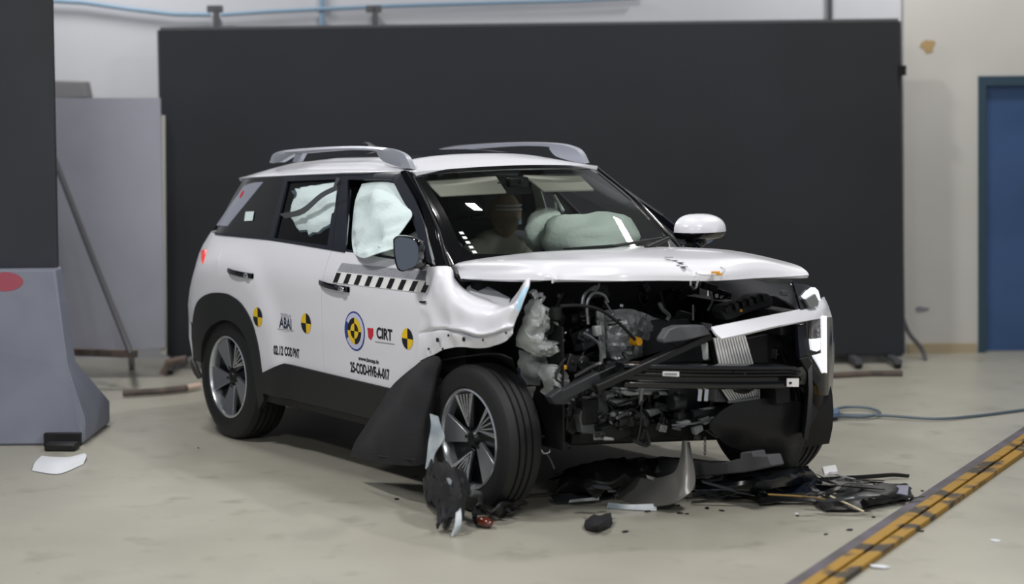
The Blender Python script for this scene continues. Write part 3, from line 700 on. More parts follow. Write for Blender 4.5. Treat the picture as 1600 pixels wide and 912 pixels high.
disc(s, z, .090, 'lilac', fdoor, '', .0026, R(-150), R(150), ri=.066).build('badge_ring', 'lilac', fdoor, angle=0, fixn=False)
for off, r, ri, flip in ((.0030, .066, .038, 0), (.0034, .038, 0, 1)):
    for k in range(4):
        col = 'yellow' if (k % 2 == 1) ^ bool(flip) else 'black'
        if flip: col = 'yellow' if k % 2 == 1 else 'black'
        else: col = 'yellow' if k % 2 == 0 else 'black'
        disc(s, z, r, col, fdoor, '', off, PI/2*k, PI/2*(k+1), ri=ri).build('badge_quarter', col, fdoor, angle=0, fixn=False)
def text(body, px, py, h, m, par, name='lettering', width=None, spacing=1., align='CENTER', bold=0., surf=None):
    cu_ = bpy.data.curves.new('t', 'FONT'); cu_.body = body; cu_.size = 1; cu_.align_x = align; cu_.space_character = spacing; cu_.offset = bold
    to = bpy.data.objects.new('t', cu_); COL.objects.link(to)
    dg = bpy.context.evaluated_depsgraph_get(); dg.update()
    me = bpy.data.meshes.new_from_object(to.evaluated_get(dg)); bpy.data.objects.remove(to)
    xs = [v.co.x for v in me.vertices]; ys = [v.co.y for v in me.vertices]; sy = h/(max(ys)-min(ys)); sx = (width/(max(xs)-min(xs))) if width else sy
    cx = (min(xs)+max(xs))/2; cy = (min(ys)+max(ys))/2
    if surf: vs = [surf((v.co.x-cx)*sx, (v.co.y-cy)*sy) for v in me.vertices]
    else:
        s, z = inv(px, py); vs = [B(s+(v.co.x-cx)*sx, z+(v.co.y-cy)*sy, .0024) for v in me.vertices]
    return MB().add(vs, [tuple(p.vertices) for p in me.polygons]).build(name, m, par, angle=0, fixn=False)
def quadS(pts, m, par, name, off=.0022): return MB().add([B(*inv(x, y), off) for x, y in pts], [tuple(range(len(pts)))]).build(name, m, par, angle=0, fixn=False)
text('CIRT', 601, 521.5, .056, 'black', fdoor, width=.145, bold=.03)
sh = quadS([(574.5, 511.5), (579, 512.5), (583.5, 512.5), (583.5, 524), (580, 531), (576, 527)], 'red', fdoor, 'red_shield'); lab(sh, 'red shield emblem')
quadS([(586.5, 533), (616.5, 537), (616.5, 538), (586.5, 534)], 'greyink', fdoor, 'underline')
text('TESTED AT', 447, 493, .018, 'greyink', rdoor, width=.115)
text('ABAI', 446.5, 504.5, .058, 'navy', rdoor, width=.125, bold=.02)
quadS([(434.5, 513), (459, 516), (459, 517), (434.5, 514)], 'greyink', rdoor, 'underline')
text('02.12 COD BNT', 451, 549, .050, 'black', rdoor, width=.235, bold=.035)
text('www.bncap.in', 576, 563, .027, 'black', fdoor, width=.195, bold=.03)
text('25-COD-HVE-A-017', 578, 579, .054, 'black', fdoor, width=.37, bold=.035)
lab(quadS([(372, 292), (384, 291), (379, 317), (370, 316)], 'red', qs, 'red_sticker', .0095), 'small red marked sticker') if False else None
s_, z_ = inv(378, 303); lab(disc(s_, z_, .022, 'red', qs, '', .0015).build('red_seal', 'red', qs, angle=0, fixn=False), 'round red seal')
lab(quadS([(384, 330.5), (397.5, 330), (395, 344.5), (382, 345)], 'airbag', [o for o in car.children if o.name == 'rear_pillar_panel'][0], 'glass_sticker', .002), 'small pale green white sticker')
# checkered scale and hatch on the front door
ck0, ck1 = inv(522, 433), inv(668, 449)
L_ = ck1[0]-ck0[0]
def ckp(t, h): return B(ck0[0]+L_*t, ck0[1]+(ck1[1]-ck0[1])*t+h, .0024)
cs_ = MB(); cs_.add([ckp(-.01, -.026)-Vector((0, -.0006, 0)), ckp(1.01, -.026)+Vector((0, .0006, 0)), ckp(1.02, .026)+Vector((0, .0006, 0)), ckp(0.0, .026)+Vector((0, .0006, 0))], [(0, 1, 2, 3)])
cso = cs_.build('scale_strip', 'sign', fdoor, angle=0, fixn=False); lab(cso, 'white strip with black checks')
for k in range(9):
    t = k*.1185; mb = MB().add([ckp(t, -.024), ckp(t+.052, -.024), ckp(t+.068, .024), ckp(t+.016, .024)], [(0, 1, 2, 3)]); mb.build('black_check', 'black', fdoor, angle=0, fixn=False)
hm = MB()
for k in range(70):
    t = .02+k*.0142; h0 = .030; h1 = .030+.048*min(1, .9); hm.add([ckp(t, h0), ckp(t+.0045+.004*(k > 58), h0), ckp(t+.0285+.004*(k > 58), h1), ckp(t+.024, h1)], [(0, 1, 2, 3)])
hb = hm.build('fine_scale_ticks', 'navy', fdoor, angle=0, fixn=False); lab(hb, 'fine slanted dark tick marks')

# ------------------------------------------------------------------ hood
hr = [
 [(720, 436, -.74), (716, 424, -.725), (717, 411, -.69), (800, 397, -.35), (890, 389, 0), (985, 385.5, .35), (1072, 387, .68)],
 [(760, 437, -.75), (757, 424, -.73), (763, 407, -.68), (862, 394, -.35), (965, 390, 0), (1060, 388, .35), (1135, 391, .69)],
 [(802, 437, -.75), (803, 423, -.725), (818, 406, -.66), (915, 399, -.35), (1035, 396, 0), (1122, 393, .35), (1197, 401, .70)],
 [(838, 437.5, -.72), (842, 424, -.70), (862, 410, -.62), (960, 409, -.33), (1090, 408, 0), (1175, 404, .35), (1243, 412, .69)],
 [(858, 438, -.68), (864, 431, -.665), (880, 424, -.60), (972, 425, -.33), (1110, 424, 0), (1190, 418, .35), (1259, 421, .67)],
 [(862, 436.5, -.675), (871, 437, -.655), (886, 437.5, -.60), (975, 438.5, -.33), (1112, 438, 0), (1194, 434, .35), (1264, 428, .65)]]
hood = patch('hood', hr, 'white', car, ku=5, kv=5, solid=.018, amp=.006, sc=3.2, dirv=(0, 0, 1), seed=3, angle=75, off=-1, ridge=False)
# raised crease along the hood
def hp(px, py, y, up=.0):
    p = P(px, py, 'y', y); return p+Vector((0, 0, up))
mb = MB()
for px, py, y in ((1045, 405, -.1), (1052, 410, -.09), (1062, 413, -.09), (1055, 418, -.11), (1068, 420, -.10)):
    c = hp(px, py, y, .010); mb.add([c+Vector((.018*math.cos(a)*1.6, .010*math.sin(a), .002*math.cos(a))) for a in [2*PI*k/12 for k in range(12)]], [tuple(range(12))])
lab(mb.build('black_marker', 'black', hood, angle=0, solid=.002), 'row of small black marks')
c = hp(1110, 425, 0, .006); mb = MB().tube([c+Vector((.045*math.cos(a)*1.3, .07*math.sin(a), .010*math.sin(a)-.012*math.cos(a))) for a in [2*PI*k/24 for k in range(25)]], .0015, 5); lab(mb.build('emblem_outline', 'greyink', hood), 'faint oval emblem outline')
mb = MB().box(hp(1118, 428, 0, .008), (.03, .03, .008), Matrix.Rotation(.5, 3, 'Z')); mb.box(hp(1124, 431, 0, .008), (.02, .02, .01)); lab(mb.build('yellow_tag', 'orange', hood), 'yellow chip where the emblem sat')
mb = MB().tube([hp(1079, 437, -.06), hp(1079, 446, -.06), hp(1083, 451, -.06), hp(1087, 449, -.06), hp(1091, 437, -.06)], .006, 6); mb.build('hood_latch', 'chrome', hood)

# ------------------------------------------------------------------ crumpled right fender
fr = [
 [(669, 418, -.845), (690, 416, -.82), (706, 419, -.78), (714, 438, -.74), (733, 455, -.74), (762, 466, -.74), (793, 477, -.75), (821, 442, -.73), (829, 435, -.73)],
 [(668, 440, -.865), (688, 440, -.87), (704, 442, -.85), (718, 452, -.81), (740, 464, -.79), (768, 475, -.80), (800, 477, -.80), (822, 452, -.78), (828, 450, -.77)],
 [(661, 470, -.880), (680, 468, -.89), (702, 470, -.90), (722, 478, -.90), (750, 488, -.88), (775, 492, -.87), (800, 480, -.85), (815, 478, -.82), (819, 474, -.81)],
 [(658, 500, -.888), (676, 500, -.90), (700, 503, -.915), (724, 508, -.92), (750, 516, -.90), (772, 514, -.88), (792, 505, -.87), (804, 503, -.84), (808, 500, -.83)],
 [(657.5, 515, -.889), (675, 511, -.90), (698, 511, -.93), (723, 515, -.94), (749, 522, -.92), (771, 519, -.90), (790, 512, -.885), (802, 510, -.85), (805, 507, -.835)],
 [(657.5, 521, -.885), (674.5, 516, -.885), (697.5, 515, -.90), (722.5, 519, -.905), (748.5, 526, -.88), (770.5, 522, -.865), (789, 516, -.855), (801, 514, -.835), (804, 511, -.83)],
 [(657.5, 530, -.889), (674, 524, -.89), (697, 520, -.92), (722, 524, -.915), (748, 530, -.89), (770, 525, -.87), (788, 521, -.86), (800, 518, -.84), (803, 515, -.83)],
 [(657.5, 563, -.885), (676, 555, -.89), (697, 545, -.90), (722, 541, -.90), (748, 543, -.88), (768, 541, -.86), (786, 535, -.86), (796, 528, -.845), (802, 520, -.84)]]
fen = patch('front_fender', fr, 'white', car, ku=7, kv=6, solid=.006, amp=.010, sc=7, seed=5, angle=60, off=0)
lab(fen, 'crumpled white front fender')
mb = MB()
for px, py, yy in ((683, 531, -.925), (700, 524, -.94), (724, 530, -.935), (790, 520, -.885), (669, 545, -.91), (691, 545, -.92), (754, 531, -.91)):
    c = P(px, py, 'y', yy); r = .011 if px in (683, 724) else .006
    mb.prism([c+Vector((r*math.cos(a), 0, r*math.sin(a))) for a in [2*PI*k/10 for k in range(10)]], (0, .004, 0))
mb.build('bolt_hole', 'rubber', fen, angle=0)
mb = MB().grid(dense(net([[(806, 484, -.86), (812, 462, -.835), (824, 446, -.80)], [(811, 486, -.86), (817, 465, -.835), (826, 450, -.80)]]), 2, 3)); lab(mb.build('blue_paint_smear', 'cyan', fen, solid=.002), 'light blue paint smear')
patch('fender_seam', [[(666, 470, -.90), (664, 474, -.90)], [(655, 470, -.895), (656, 473, -.895)]], 'rubber', fen, 1, 1, .003)
# hinge area
mb = MB(); mb.box(P(716, 440, 'y', -.68), (.03, .02, .03)); mb.tube([P(708, 415, 'y', -.71), P(716, 430, 'y', -.70), P(724, 442, 'y', -.69)], .012, 8); mb.box(P(720, 442, 'y', -.68), (.06, .04, .03)); mb.build('hood_hinge', 'inner', car, bevel=.004)
patch('fender_ledge', [[(736, 444, -.66), (758, 446, -.62), (798, 466, -.66)], [(730, 450, -.69), (755, 456, -.67), (796, 474, -.72)], [(728, 462, -.72), (752, 468, -.74), (790, 488, -.74)]], mat('primer_white_metal', '#c9cbd0', .4), car, 4, 4, .004, amp=.003, sc=14, seed=2)
# left fender, front part of left side (intact)
def LF(x, z): return Vector((x, interp(z, ZS, YS)-max(0, x-2.40)**2*.55-.02, z-.16*max(0, x-2.3)*max(0, (z-.8)/.24)))
g = [[LF(x, z) for x in (2.05, 2.2, 2.4, 2.55, 2.65, 2.75, 2.82)] for z in (.80, .88, .95, 1.0, 1.04)]
fl_ = MB().grid(dense(g, 2, 2)).build('front_fender', 'white', car, solid=.006)
g = [[LF(2.58+rad*math.cos(t), .38+rad*math.sin(t)) for rad in (.38, .44, .52)] for t in [PI*k/14 for k in range(-1, 16)]]
MB().grid(g).build('wheel_arch_trim', 'clad', car, solid=.02)
g = [[LF(x, z) for x in (2.0, 2.1, 2.18)] for z in (.3, .5, .7, .82)]; MB().grid(g).build('fender_lower', 'white', car, solid=.006)
# inner left wheel housing, firewall
mb = MB(); prof = [Vector((2.58+.40*math.cos(t), 0, .36+.42*math.sin(t))) for t in [PI*k/16 for k in range(-2, 19)]]
mb.grid([[Vector((p.x, yy, p.z)) for p in prof] for yy in (.62, .72, .84)]); mb.add([Vector((p.x, .60, p.z)) for p in prof], [tuple(range(len(prof)))])
mb.build('wheel_housing', 'rubber', car, solid=.01)
mb = MB(); mb.box((2.16, 0, .68), (.06, 1.36, .68)); mb.box((2.16, -.70, .55), (.2, .2, .5)); mb.build('firewall', 'rubber', car)
mb = MB(); mb.bar((2.1, .60, .82), (2.95, .58, .80), .10, .12); mb.bar((2.15, .42, .42), (3.05, .45, .50), .09, .12); mb.bar((2.15, -.42, .42), (2.75, -.45, .46), .09, .12); mb.bar((2.2, -.55, .32), (2.2, .55, .32), .3, .08); mb.bar((2.45, -.38, .30), (2.7, .38, .28), .2, .06)
mb.build('subframe', 'rubber', car, bevel=.01)

# ------------------------------------------------------------------ engine bay
eb = car
def X(px, py, x): return P(px, py, 'x', x)
def slab(pts, x, th, m, name, par=eb, bevel=.006, l=None):
    o = MB().prism([X(px, py, x) for px, py in pts], (-th, 0, 0)).build(name, m, par, bevel=bevel, angle=30)
    if l: lab(o, l)
    return o
def tubes(lst, x, r, m, name, par=eb, n=6, l=None, k=4):
    pts = dense1([X(p[0], p[1], (p[2] if len(p) > 2 else x)) for p in lst], k); o = MB().tube(pts, r, n).build(name, m, par)
    if l: lab(o, l)
    return o
# crumpled inner fender metal at the right front corner
def ipatch(rows, m, name, seed, amp=.02, sc=9, l=None, k=7):
    o = patch(name, rows, m, eb, k, k, .004, 'x', amp=amp*1.7, sc=sc*1.8, dirv=(1, 0, 0), seed=seed, angle=14)
    if l: lab(o, l)
ipatch([[(822, 468, 2.62), (835, 466, 2.66), (842, 472, 2.68), (848, 480, 2.66)], [(812, 500, 2.60), (826, 498, 2.68), (842, 500, 2.70), (853, 505, 2.66)], [(802, 525, 2.58), (820, 530, 2.68), (835, 534, 2.70), (846, 530, 2.66)], [(800, 538, 2.56), (815, 545, 2.62), (830, 552, 2.66), (840, 552, 2.64)]], 'inner', 'torn_bracket', 1)
ipatch([[(836, 470, 2.64), (846, 474, 2.66)], [(850, 486, 2.66), (858, 488, 2.64)], [(856, 498, 2.66), (863, 490, 2.64)]], 'inner', 'torn_flange', 2)
ipatch([[(835, 500, 2.60), (850, 497, 2.62), (868, 506, 2.60)], [(836, 520, 2.66), (852, 526, 2.60), (872, 520, 2.64)], [(830, 542, 2.68), (850, 540, 2.72), (873, 538, 2.68)], [(832, 556, 2.66), (852, 556, 2.68), (870, 552, 2.64)]], 'inner', 'strut_tower', 3, .03, 12)
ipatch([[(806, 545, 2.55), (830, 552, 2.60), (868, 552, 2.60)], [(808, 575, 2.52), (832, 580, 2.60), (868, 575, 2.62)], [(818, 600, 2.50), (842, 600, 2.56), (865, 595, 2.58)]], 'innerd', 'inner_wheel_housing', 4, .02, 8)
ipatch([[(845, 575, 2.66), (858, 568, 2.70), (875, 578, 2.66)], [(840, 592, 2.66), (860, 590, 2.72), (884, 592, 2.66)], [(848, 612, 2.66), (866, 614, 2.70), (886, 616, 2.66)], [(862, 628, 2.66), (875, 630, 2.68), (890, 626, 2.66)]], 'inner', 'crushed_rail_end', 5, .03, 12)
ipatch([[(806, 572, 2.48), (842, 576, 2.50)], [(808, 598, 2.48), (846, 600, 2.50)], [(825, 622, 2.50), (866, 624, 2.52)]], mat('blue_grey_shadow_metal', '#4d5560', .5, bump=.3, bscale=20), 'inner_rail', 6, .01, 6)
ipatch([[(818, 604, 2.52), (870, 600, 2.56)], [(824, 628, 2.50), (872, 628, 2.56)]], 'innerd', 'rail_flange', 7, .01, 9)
mb = MB().lathe(X(851, 510, 2.68), [(.028, .0), (.034, .01), (.034, .03)], 16, 'x'); mb.build('strut_mount', 'rubber', eb)
mb = MB()
for px, py in ((836, 462), (842, 460), (833, 457), (846, 466)): c = X(px, py, 2.68); mb.box(c, (.03, .03, .02), Matrix.Rotation(px, 3, 'X'))
mb.build('bracket_bolts', 'chrome', eb, bevel=.003)
# black clutter between tower and motor: seeded boxes and pipes, each a part
rnd = random.Random(11)
def clutter(n, x0, x1, y0, y1, xr, names, mats, smin=.02, smax=.07):
    for i in range(n):
        px = rnd.uniform(x0, x1); py = rnd.uniform(y0, y1); xx = rnd.uniform(*xr); c = X(px, py, xx); m_ = rnd.choice(mats); nm = rnd.choice(names)
        rot = Matrix.Rotation(rnd.uniform(-.6, .6), 3, 'X') @ Matrix.Rotation(rnd.uniform(-.6, .6), 3, 'Z') @ Matrix.Rotation(rnd.uniform(-.4, .4), 3, 'Y')
        a = rnd.uniform(smin, smax)
        if nm == 'hose':
            d1 = Vector((rnd.uniform(-.05, .05), rnd.uniform(-.1, .1), rnd.uniform(-.12, .12))); d2 = d1 + Vector((rnd.uniform(-.05, .05), rnd.uniform(-.12, .12), rnd.uniform(-.06, .06)))
            MB().tube(dense1([c, c+d1, c+d2], 5), rnd.uniform(.004, .012), 7).build(nm, m_, eb)
        elif nm == 'canister':
            MB().lathe(c, [(.001, 0), (a*.5, 0), (a*.55, a*.1), (a*.55, a), (a*.4, a*1.1), (.001, a*1.1)], 18, rnd.choice('xyz')).build(nm, m_, eb)
        else:
            b = MB().box(c, (a, a*rnd.uniform(.6, 1.5), a*rnd.uniform(.5, 1.3)), rot, taper=rnd.uniform(.7, 1)); b.box(c+rot @ Vector((a*.5, 0, 0)), (a*.2, a*.5, a*.3), rot); b.build(nm, m_, eb, bevel=.004)
D_ = ['plastic', 'rubber', 'dkgrey', 'rubber', 'plastic']
clutter(46, 868, 945, 455, 665, (2.35, 2.72), ['connector_block', 'hose', 'bracket', 'canister'], D_)
clutter(34, 930, 1110, 610, 668, (2.45, 2.9), ['bracket', 'hose', 'pump', 'canister'], D_+['alu'])
clutter(26, 905, 1250, 443, 500, (2.22, 2.5), ['hose', 'connector_block', 'bracket'], D_)
clutter(16, 1120, 1240, 500, 560, (2.6, 2.85), ['hose', 'bracket', 'connector_block'], D_)
# little bright clips that glint in the dark
for i in range(26):
    px, py = rnd.choice([(rnd.uniform(870, 940), rnd.uniform(470, 640)), (rnd.uniform(930, 1110), rnd.uniform(610, 680)), (rnd.uniform(960, 1220), rnd.uniform(460, 520))]); c = X(px, py, 2.74)
    MB().box(c, (.01, rnd.uniform(.008, .02), rnd.uniform(.006, .02)), Matrix.Rotation(rnd.uniform(0, 3), 3, 'X')).build('clip', rnd.choice(['chrome', 'alu', 'inner']), eb, bevel=.002)
# bent silver pipes
tubes([(919, 506), (917, 480), (920, 466), (930, 457), (944, 461), (950, 472)], 2.70, .007, 'alu', 'coolant_pipe', l='thin silver pipe')
tubes([(909, 478), (912, 462), (922, 452), (931, 447)], 2.66, .007, 'alu', 'coolant_pipe')
tubes([(911, 480), (913, 462), (921, 453), (932, 452), (936, 443)], 2.62, .006, 'alu', 'coolant_pipe')
tubes([(945, 470), (953, 483), (958, 490), (950, 500)], 2.66, .005, 'alu', 'brake_line')
tubes([(912, 520), (926, 528), (936, 538), (940, 560), (939, 590), (934, 600)], 2.74, .006, 'alu', 'coolant_pipe')
tubes([(934, 500), (938, 540), (938, 580), (930, 605)], 2.70, .008, 'alu', 'coolant_pipe')
slab([(930, 510), (940, 508), (942, 524), (932, 526)], 2.76, .03, 'inner', 'pipe_clamp')
slab([(934, 486), (944, 484), (948, 560), (940, 562)], 2.70, .02, 'innerd', 'mounting_plate')
tubes([(876, 478), (905, 477), (935, 483), (965, 503), (992, 530)], 2.78, .008, 'rubber', 'wire_loom')
tubes([(880, 600), (868, 590), (876, 570), (884, 560)], 2.80, .006, 'rubber', 'hose')
tubes([(866, 604), (884, 612), (905, 612)], 2.84, .008, 'rubber', 'hose')
slab([(878, 572), (886, 570), (888, 576), (880, 580)], 2.74, .02, 'orange', 'orange_connector', l='yellow orange connector')
# foil covered unit, grey box, orange plug
o = patch('foil_cover', [[(932, 488, 2.55), (955, 484, 2.62), (985, 483, 2.64), (1010, 492, 2.58)], [(934, 510, 2.62), (958, 505, 2.68), (985, 500, 2.70), (1006, 512, 2.62)], [(938, 535, 2.64), (960, 535, 2.68), (984, 535, 2.70), (1002, 535, 2.62)], [(942, 556, 2.60), (965, 562, 2.66), (985, 560, 2.64), (1000, 556, 2.58)]], 'foil', eb, 6, 6, .004, 'x', amp=.016, sc=22, dirv=(1, 0, 0), seed=9, angle=20); lab(o, 'crumpled silver foil heat cover')
o = patch('foil_cover', [[(975, 486, 2.55), (1000, 487, 2.56), (1022, 496, 2.52)], [(980, 505, 2.60), (1002, 505, 2.58), (1040, 505, 2.52)], [(985, 525, 2.6), (1005, 530, 2.56), (1042, 540, 2.52)]], 'foil', eb, 5, 5, .004, 'x', amp=.008, sc=14, dirv=(1, 0, 0), seed=12, angle=30)
slab([(1000, 500), (1075, 498), (1105, 545), (1095, 572), (960, 572), (945, 560), (985, 556)], 2.56, .35, 'dkgrey', 'motor_cover', l='dark grey box cover')
slab([(955, 560), (1000, 545), (1010, 575), (965, 590)], 2.62, .2, 'midgrey', 'inverter_case')
mb = MB().lathe(X(995, 533, 2.76), [(.001, .02), (.018, .02), (.022, 0), (.022, -.03)], 12, 'x'); lab(mb.build('orange_plug', 'orange', eb), 'orange high voltage plug')
slab([(949, 500), (971, 498), (971, 501), (949, 503)], 2.76, .01, 'rubber', 'cover_slot'); slab([(951, 506), (973, 503), (973, 506), (951, 509)], 2.76, .01, 'rubber', 'cover_slot')
# dented diagonal front carrier
MB().bar(X(866, 622, 2.85), X(935, 588, 2.9), .05, .05).build('carrier_bar', 'dkgrey', eb, bevel=.006)
slab([(860, 620), (878, 606), (890, 612), (900, 618), (886, 632), (868, 632)], 2.88, .05, 'dkgrey', 'carrier_end')
slab([(905, 596), (985, 560), (990, 572), (985, 596), (930, 612)], 2.88, .06, 'plastic', 'carrier_panel')
MB().bar(X(930, 606, 2.95), X(1108, 524, 3.02), .05, .035).build('carrier_bar', 'plastic', eb, bevel=.006)
slab([(1036, 530), (1046, 514), (1060, 509), (1100, 508), (1112, 522), (1072, 532), (1038, 536)], 3.05, .05, 'midgrey', 'carrier_bracket')
slab([(985, 575), (1105, 530), (1112, 565), (990, 568)], 2.80, .05, 'dkgrey', 'air_guide')
tubes([(1036, 535), (1052, 538), (1060, 545)], 3.0, .004, 'rubber', 'wire_loom')
slab([(1099, 535), (1107, 535), (1108, 562), (1102, 563)], 3.0, .02, 'inner', 'radiator_mount')
# bumper beam with three ridges
P1, P2 = X(972, 586, 2.95), X(1249, 588, 3.10)
g = []
for i in range(21):
    t = i/20; c = P1.lerp(P2, t) + Vector((.05*math.sin(PI*t), 0, 0)); e = (1 if t < .93 else 1-.35*(t-.93)/.07)
    hs = [(-.056, -.05), (-.056, 0), (-.05, .018), (-.030, .020), (-.022, 0), (.000, .0), (.004, .012), (.014, .012), (.018, 0), (.030, 0), (.036, .02), (.052, .018), (.056, 0), (.056, -.05), (-.056, -.05)]
    g.append([c+Vector((dx, 0, dz*e)) for dz, dx in hs])
bmp = MB().grid(g); n = len(g[0]); bmp.f.append(tuple(range(n-1))); bmp.f.append(tuple(20*n+k for k in range(n-1))[::-1])
beam = bmp.build('bumper_beam', 'beam', car, bevel=.003, angle=35)
def onb(px, py, dx=0.): return X(px, py, 3.14+dx)
mb = MB().prism([X(px, py, 3.128) for px, py in ((1229, 591), (1247.5, 591), (1247, 604), (1229, 603.5))], (.004, 0, 0)); lb = mb.build('beam_label', 'sign', beam, angle=0); lab(lb, 'white square label')
MB().prism([X(1235+4*math.cos(a)*.6, 598+2*math.sin(a), 3.134) for a in [2*PI*k/10 for k in range(10)]], (.001, 0, 0)).build('label_dot', 'black', beam, angle=0)
mb = MB().prism([X(px, py, 3.095) for px, py in ((1035.5, 580), (1060.5, 580.5), (1060.5, 588), (1035.5, 587))], (.003, 0, 0)); lb = mb.build('beam_label', 'sign', beam, angle=0); lab(lb, 'small white printed label')
MB().prism([X(px, py, 3.1005) for px, py in ((1038, 582.5), (1058, 583), (1058, 585.5), (1038, 585))], (.0006, 0, 0)).build('label_text', 'greyink', beam, angle=0)
MB().prism([X(1164+1.6*math.cos(a), 584+2*math.sin(a), 3.135) for a in [2*PI*k/10 for k in range(10)]], (.001, 0, 0)).build('beam_hole', 'rubber', beam, angle=0)
# radiator with bright vertical fins, upper and lower patch
def fins(q, n, x, name):
    a, b, c, d_ = [X(px, py, x) for px, py in q]     # tl tr br bl
    core = MB().prism([a, b, c, d_], (-.03, 0, 0)).build(name, 'rubber', eb, angle=0)
    for i in range(n):
        t0 = (i+.2)/n; t1_ = (i+.68)/n
        MB().prism([a.lerp(b, t0), a.lerp(b, t1_), d_.lerp(c, t1_), d_.lerp(c, t0)], (.008, 0, 0)).build('fin', 'fin', core, angle=0)
    return core
fins([(1113, 528), (1164, 524), (1177, 568), (1122, 568)], 12, 2.98, 'radiator_core')
fins([(1124, 605), (1182, 604), (1186, 620), (1139, 627)], 13, 2.98, 'radiator_core')
mb = MB().tube([X(1138, 628, 3.0), X(1186, 621, 3.0)], .006); mb.tube([X(1186, 604, 3.0), X(1186, 621, 3.0)], .005); mb.build('radiator_rim', 'alu', eb)
mb = MB().tube(dense1([X(1145, 603, 3.02), X(1150, 609, 3.02), X(1165, 611, 3.02), X(1176, 606, 3.02)], 4), .012); mb.build('radiator_hose', 'rubber', eb)
slab([(1118, 604), (1140, 604), (1142, 628), (1118, 628)], 2.96, .06, 'midgrey', 'radiator_tank')
for a in (1094, 1104): tubes([(a, 604), (a-2, 626)], 2.98, .011, 'chrome', 'silver_tube')
slab([(1165, 528), (1245, 512), (1245, 570), (1178, 568)], 2.85, .05, 'rubber', 'radiator_shroud')
slab([(1195, 620), (1225, 618), (1228, 634), (1218, 636), (1214, 632), (1196, 634)], 2.98, .03, 'bluegrey' if False else 'dkgrey', 'horn')
# lower items below the beam
slab([(964, 606), (1048, 605), (1048, 610), (1000, 612), (966, 610)], 2.82, .05, 'alu', 'motor_housing_top', l='bright cast housing edge')
slab([(968, 611), (1042, 612), (1046, 618), (1008, 617), (980, 618)], 2.84, .08, 'foil', 'motor_housing')
slab([(1042, 606), (1095, 606), (1095, 640), (1050, 642)], 2.80, .12, 'dkgrey', 'lower_duct')
slab([(917, 620), (948, 618), (952, 640), (944, 680), (910, 676), (905, 650)], 2.74, .12, 'midgrey', 'compressor')
slab([(890, 605), (912, 600), (905, 672), (896, 680), (884, 670)], 2.70, .06, 'plastic', 'drive_housing')
for q in (((955, 625), (985, 622), (990, 630), (968, 636)), ((962, 645), (978, 640), (984, 652), (975, 668), (960, 662)), ((1010, 640), (1030, 636), (1036, 645), (1018, 652))): slab(q, 2.80, .05, 'alu', 'cast_bracket', bevel=.008)
tubes([(1080, 648), (1130, 640), (1180, 634), (1240, 620)], 2.9, .022, 'plastic', 'lower_hose')
tubes([(1052, 660), (1100, 656), (1140, 648)], 2.88, .018, 'plastic', 'lower_hose')
slab([(940, 668), (975, 655), (1010, 662), (1085, 660), (1118, 650), (1125, 656), (1103, 672), (1084, 670), (1060, 684), (1040, 678), (1020, 686), (985, 680), (966, 688), (944, 682)], 2.80, .16, 'rubber', 'subframe_beam')
clutter(44, 935, 1120, 640, 682, (2.72, 2.86), ['hose', 'bracket', 'connector_block', 'canister'], D_+['alu'], .015, .05)
clutter(26, 930, 1060, 575, 660, (2.70, 2.84), ['hose', 'bracket', 'canister'], D_, .02, .06)
for q in (((1095, 655), (1108, 650), (1112, 660), (1102, 664)), ((1085, 668), (1098, 664), (1100, 672), (1088, 680)), ((1062, 660), (1078, 656), (1082, 662), (1066, 668)), ((1112, 652), (1124, 650), (1122, 658), (1116, 660))): slab(q, 2.92, .03, 'innerd', 'torn_flange', bevel=.004)
tubes([(1050, 664), (1080, 662), (1110, 655)], 2.92, .005, 'alu', 'brake_line')
slab([(944, 682), (960, 684), (961, 688), (944, 688)], 2.84, .02, 'inner', 'torn_flange')
# dark stiff wires and chain hanging under the bay
tubes([(1003, 610), (1002, 640), (1001, 665), (996, 690)], 2.9, .005, 'rubber', 'hanging_wire')
for k in range(4):
    c = X(1101.5, 686+k*7, 2.9); mb = MB().tube([c+Vector((0 if k % 2 else .006*math.cos(a), .006*math.cos(a) if k % 2 else 0, .011*math.sin(a))) for a in [2*PI*q/10 for q in range(11)]], .0025, 5); mb.build('chain_link', 'steel', eb)
tubes([(845, 700), (850, 708), (858, 706), (858, 702)], 2.62, .004, 'chrome', 'bent_clip'); tubes([(855, 709), (862, 722), (866, 732)], 2.62, .004, 'steel', 'hanging_wire')
# drive shaft and brake behind the right front wheel
mb = MB().tube([(2.41, -.70, .34), (2.40, -.2, .33)], .03, 10); mb.lathe((2.41, -.69, .335), [(.001, .0), (.15, 0), (.15, .02), (.08, .03), (.08, .08)], 32, 'y'); mb.build('drive_shaft', 'rubber', car)
# fuse box row at upper right of the bay
fb = slab([(1128, 487), (1132, 478), (1170, 468), (1178, 462), (1200, 458), (1208, 466), (1207, 478), (1170, 488), (1142, 500), (1134, 500)], 2.80, .08, 'dkgrey', 'fuse_box', l='dark grey ribbed box')
for k in range(6):
    a = X(1136+11*k, 482-3.6*k, 2.81); MB().box(a, (.05, .022, .035), Matrix.Rotation(.3, 3, 'X')).build('relay', 'dkgrey' if k % 2 else 'plastic', fb, bevel=.003)
mb = MB().lathe(X(1139, 484, 2.83), [(.001, 0), (.016, 0), (.016, -.04)], 12, 'x'); mb.build('cap', 'dkgrey', fb)
MB().box(X(1158, 485, 2.84), (.004, .014, .012)).build('yellow_warning_mark', 'orange', fb)
slab([(1222, 454), (1232, 454), (1232, 462), (1222, 462)], 2.86, .02, 'innerd', 'sensor')
slab([(1170, 433), (1212, 431), (1240, 438), (1236, 444), (1204, 442)], 2.90, .03, 'innerd', 'hood_liner_flap', l='pale grey torn liner')
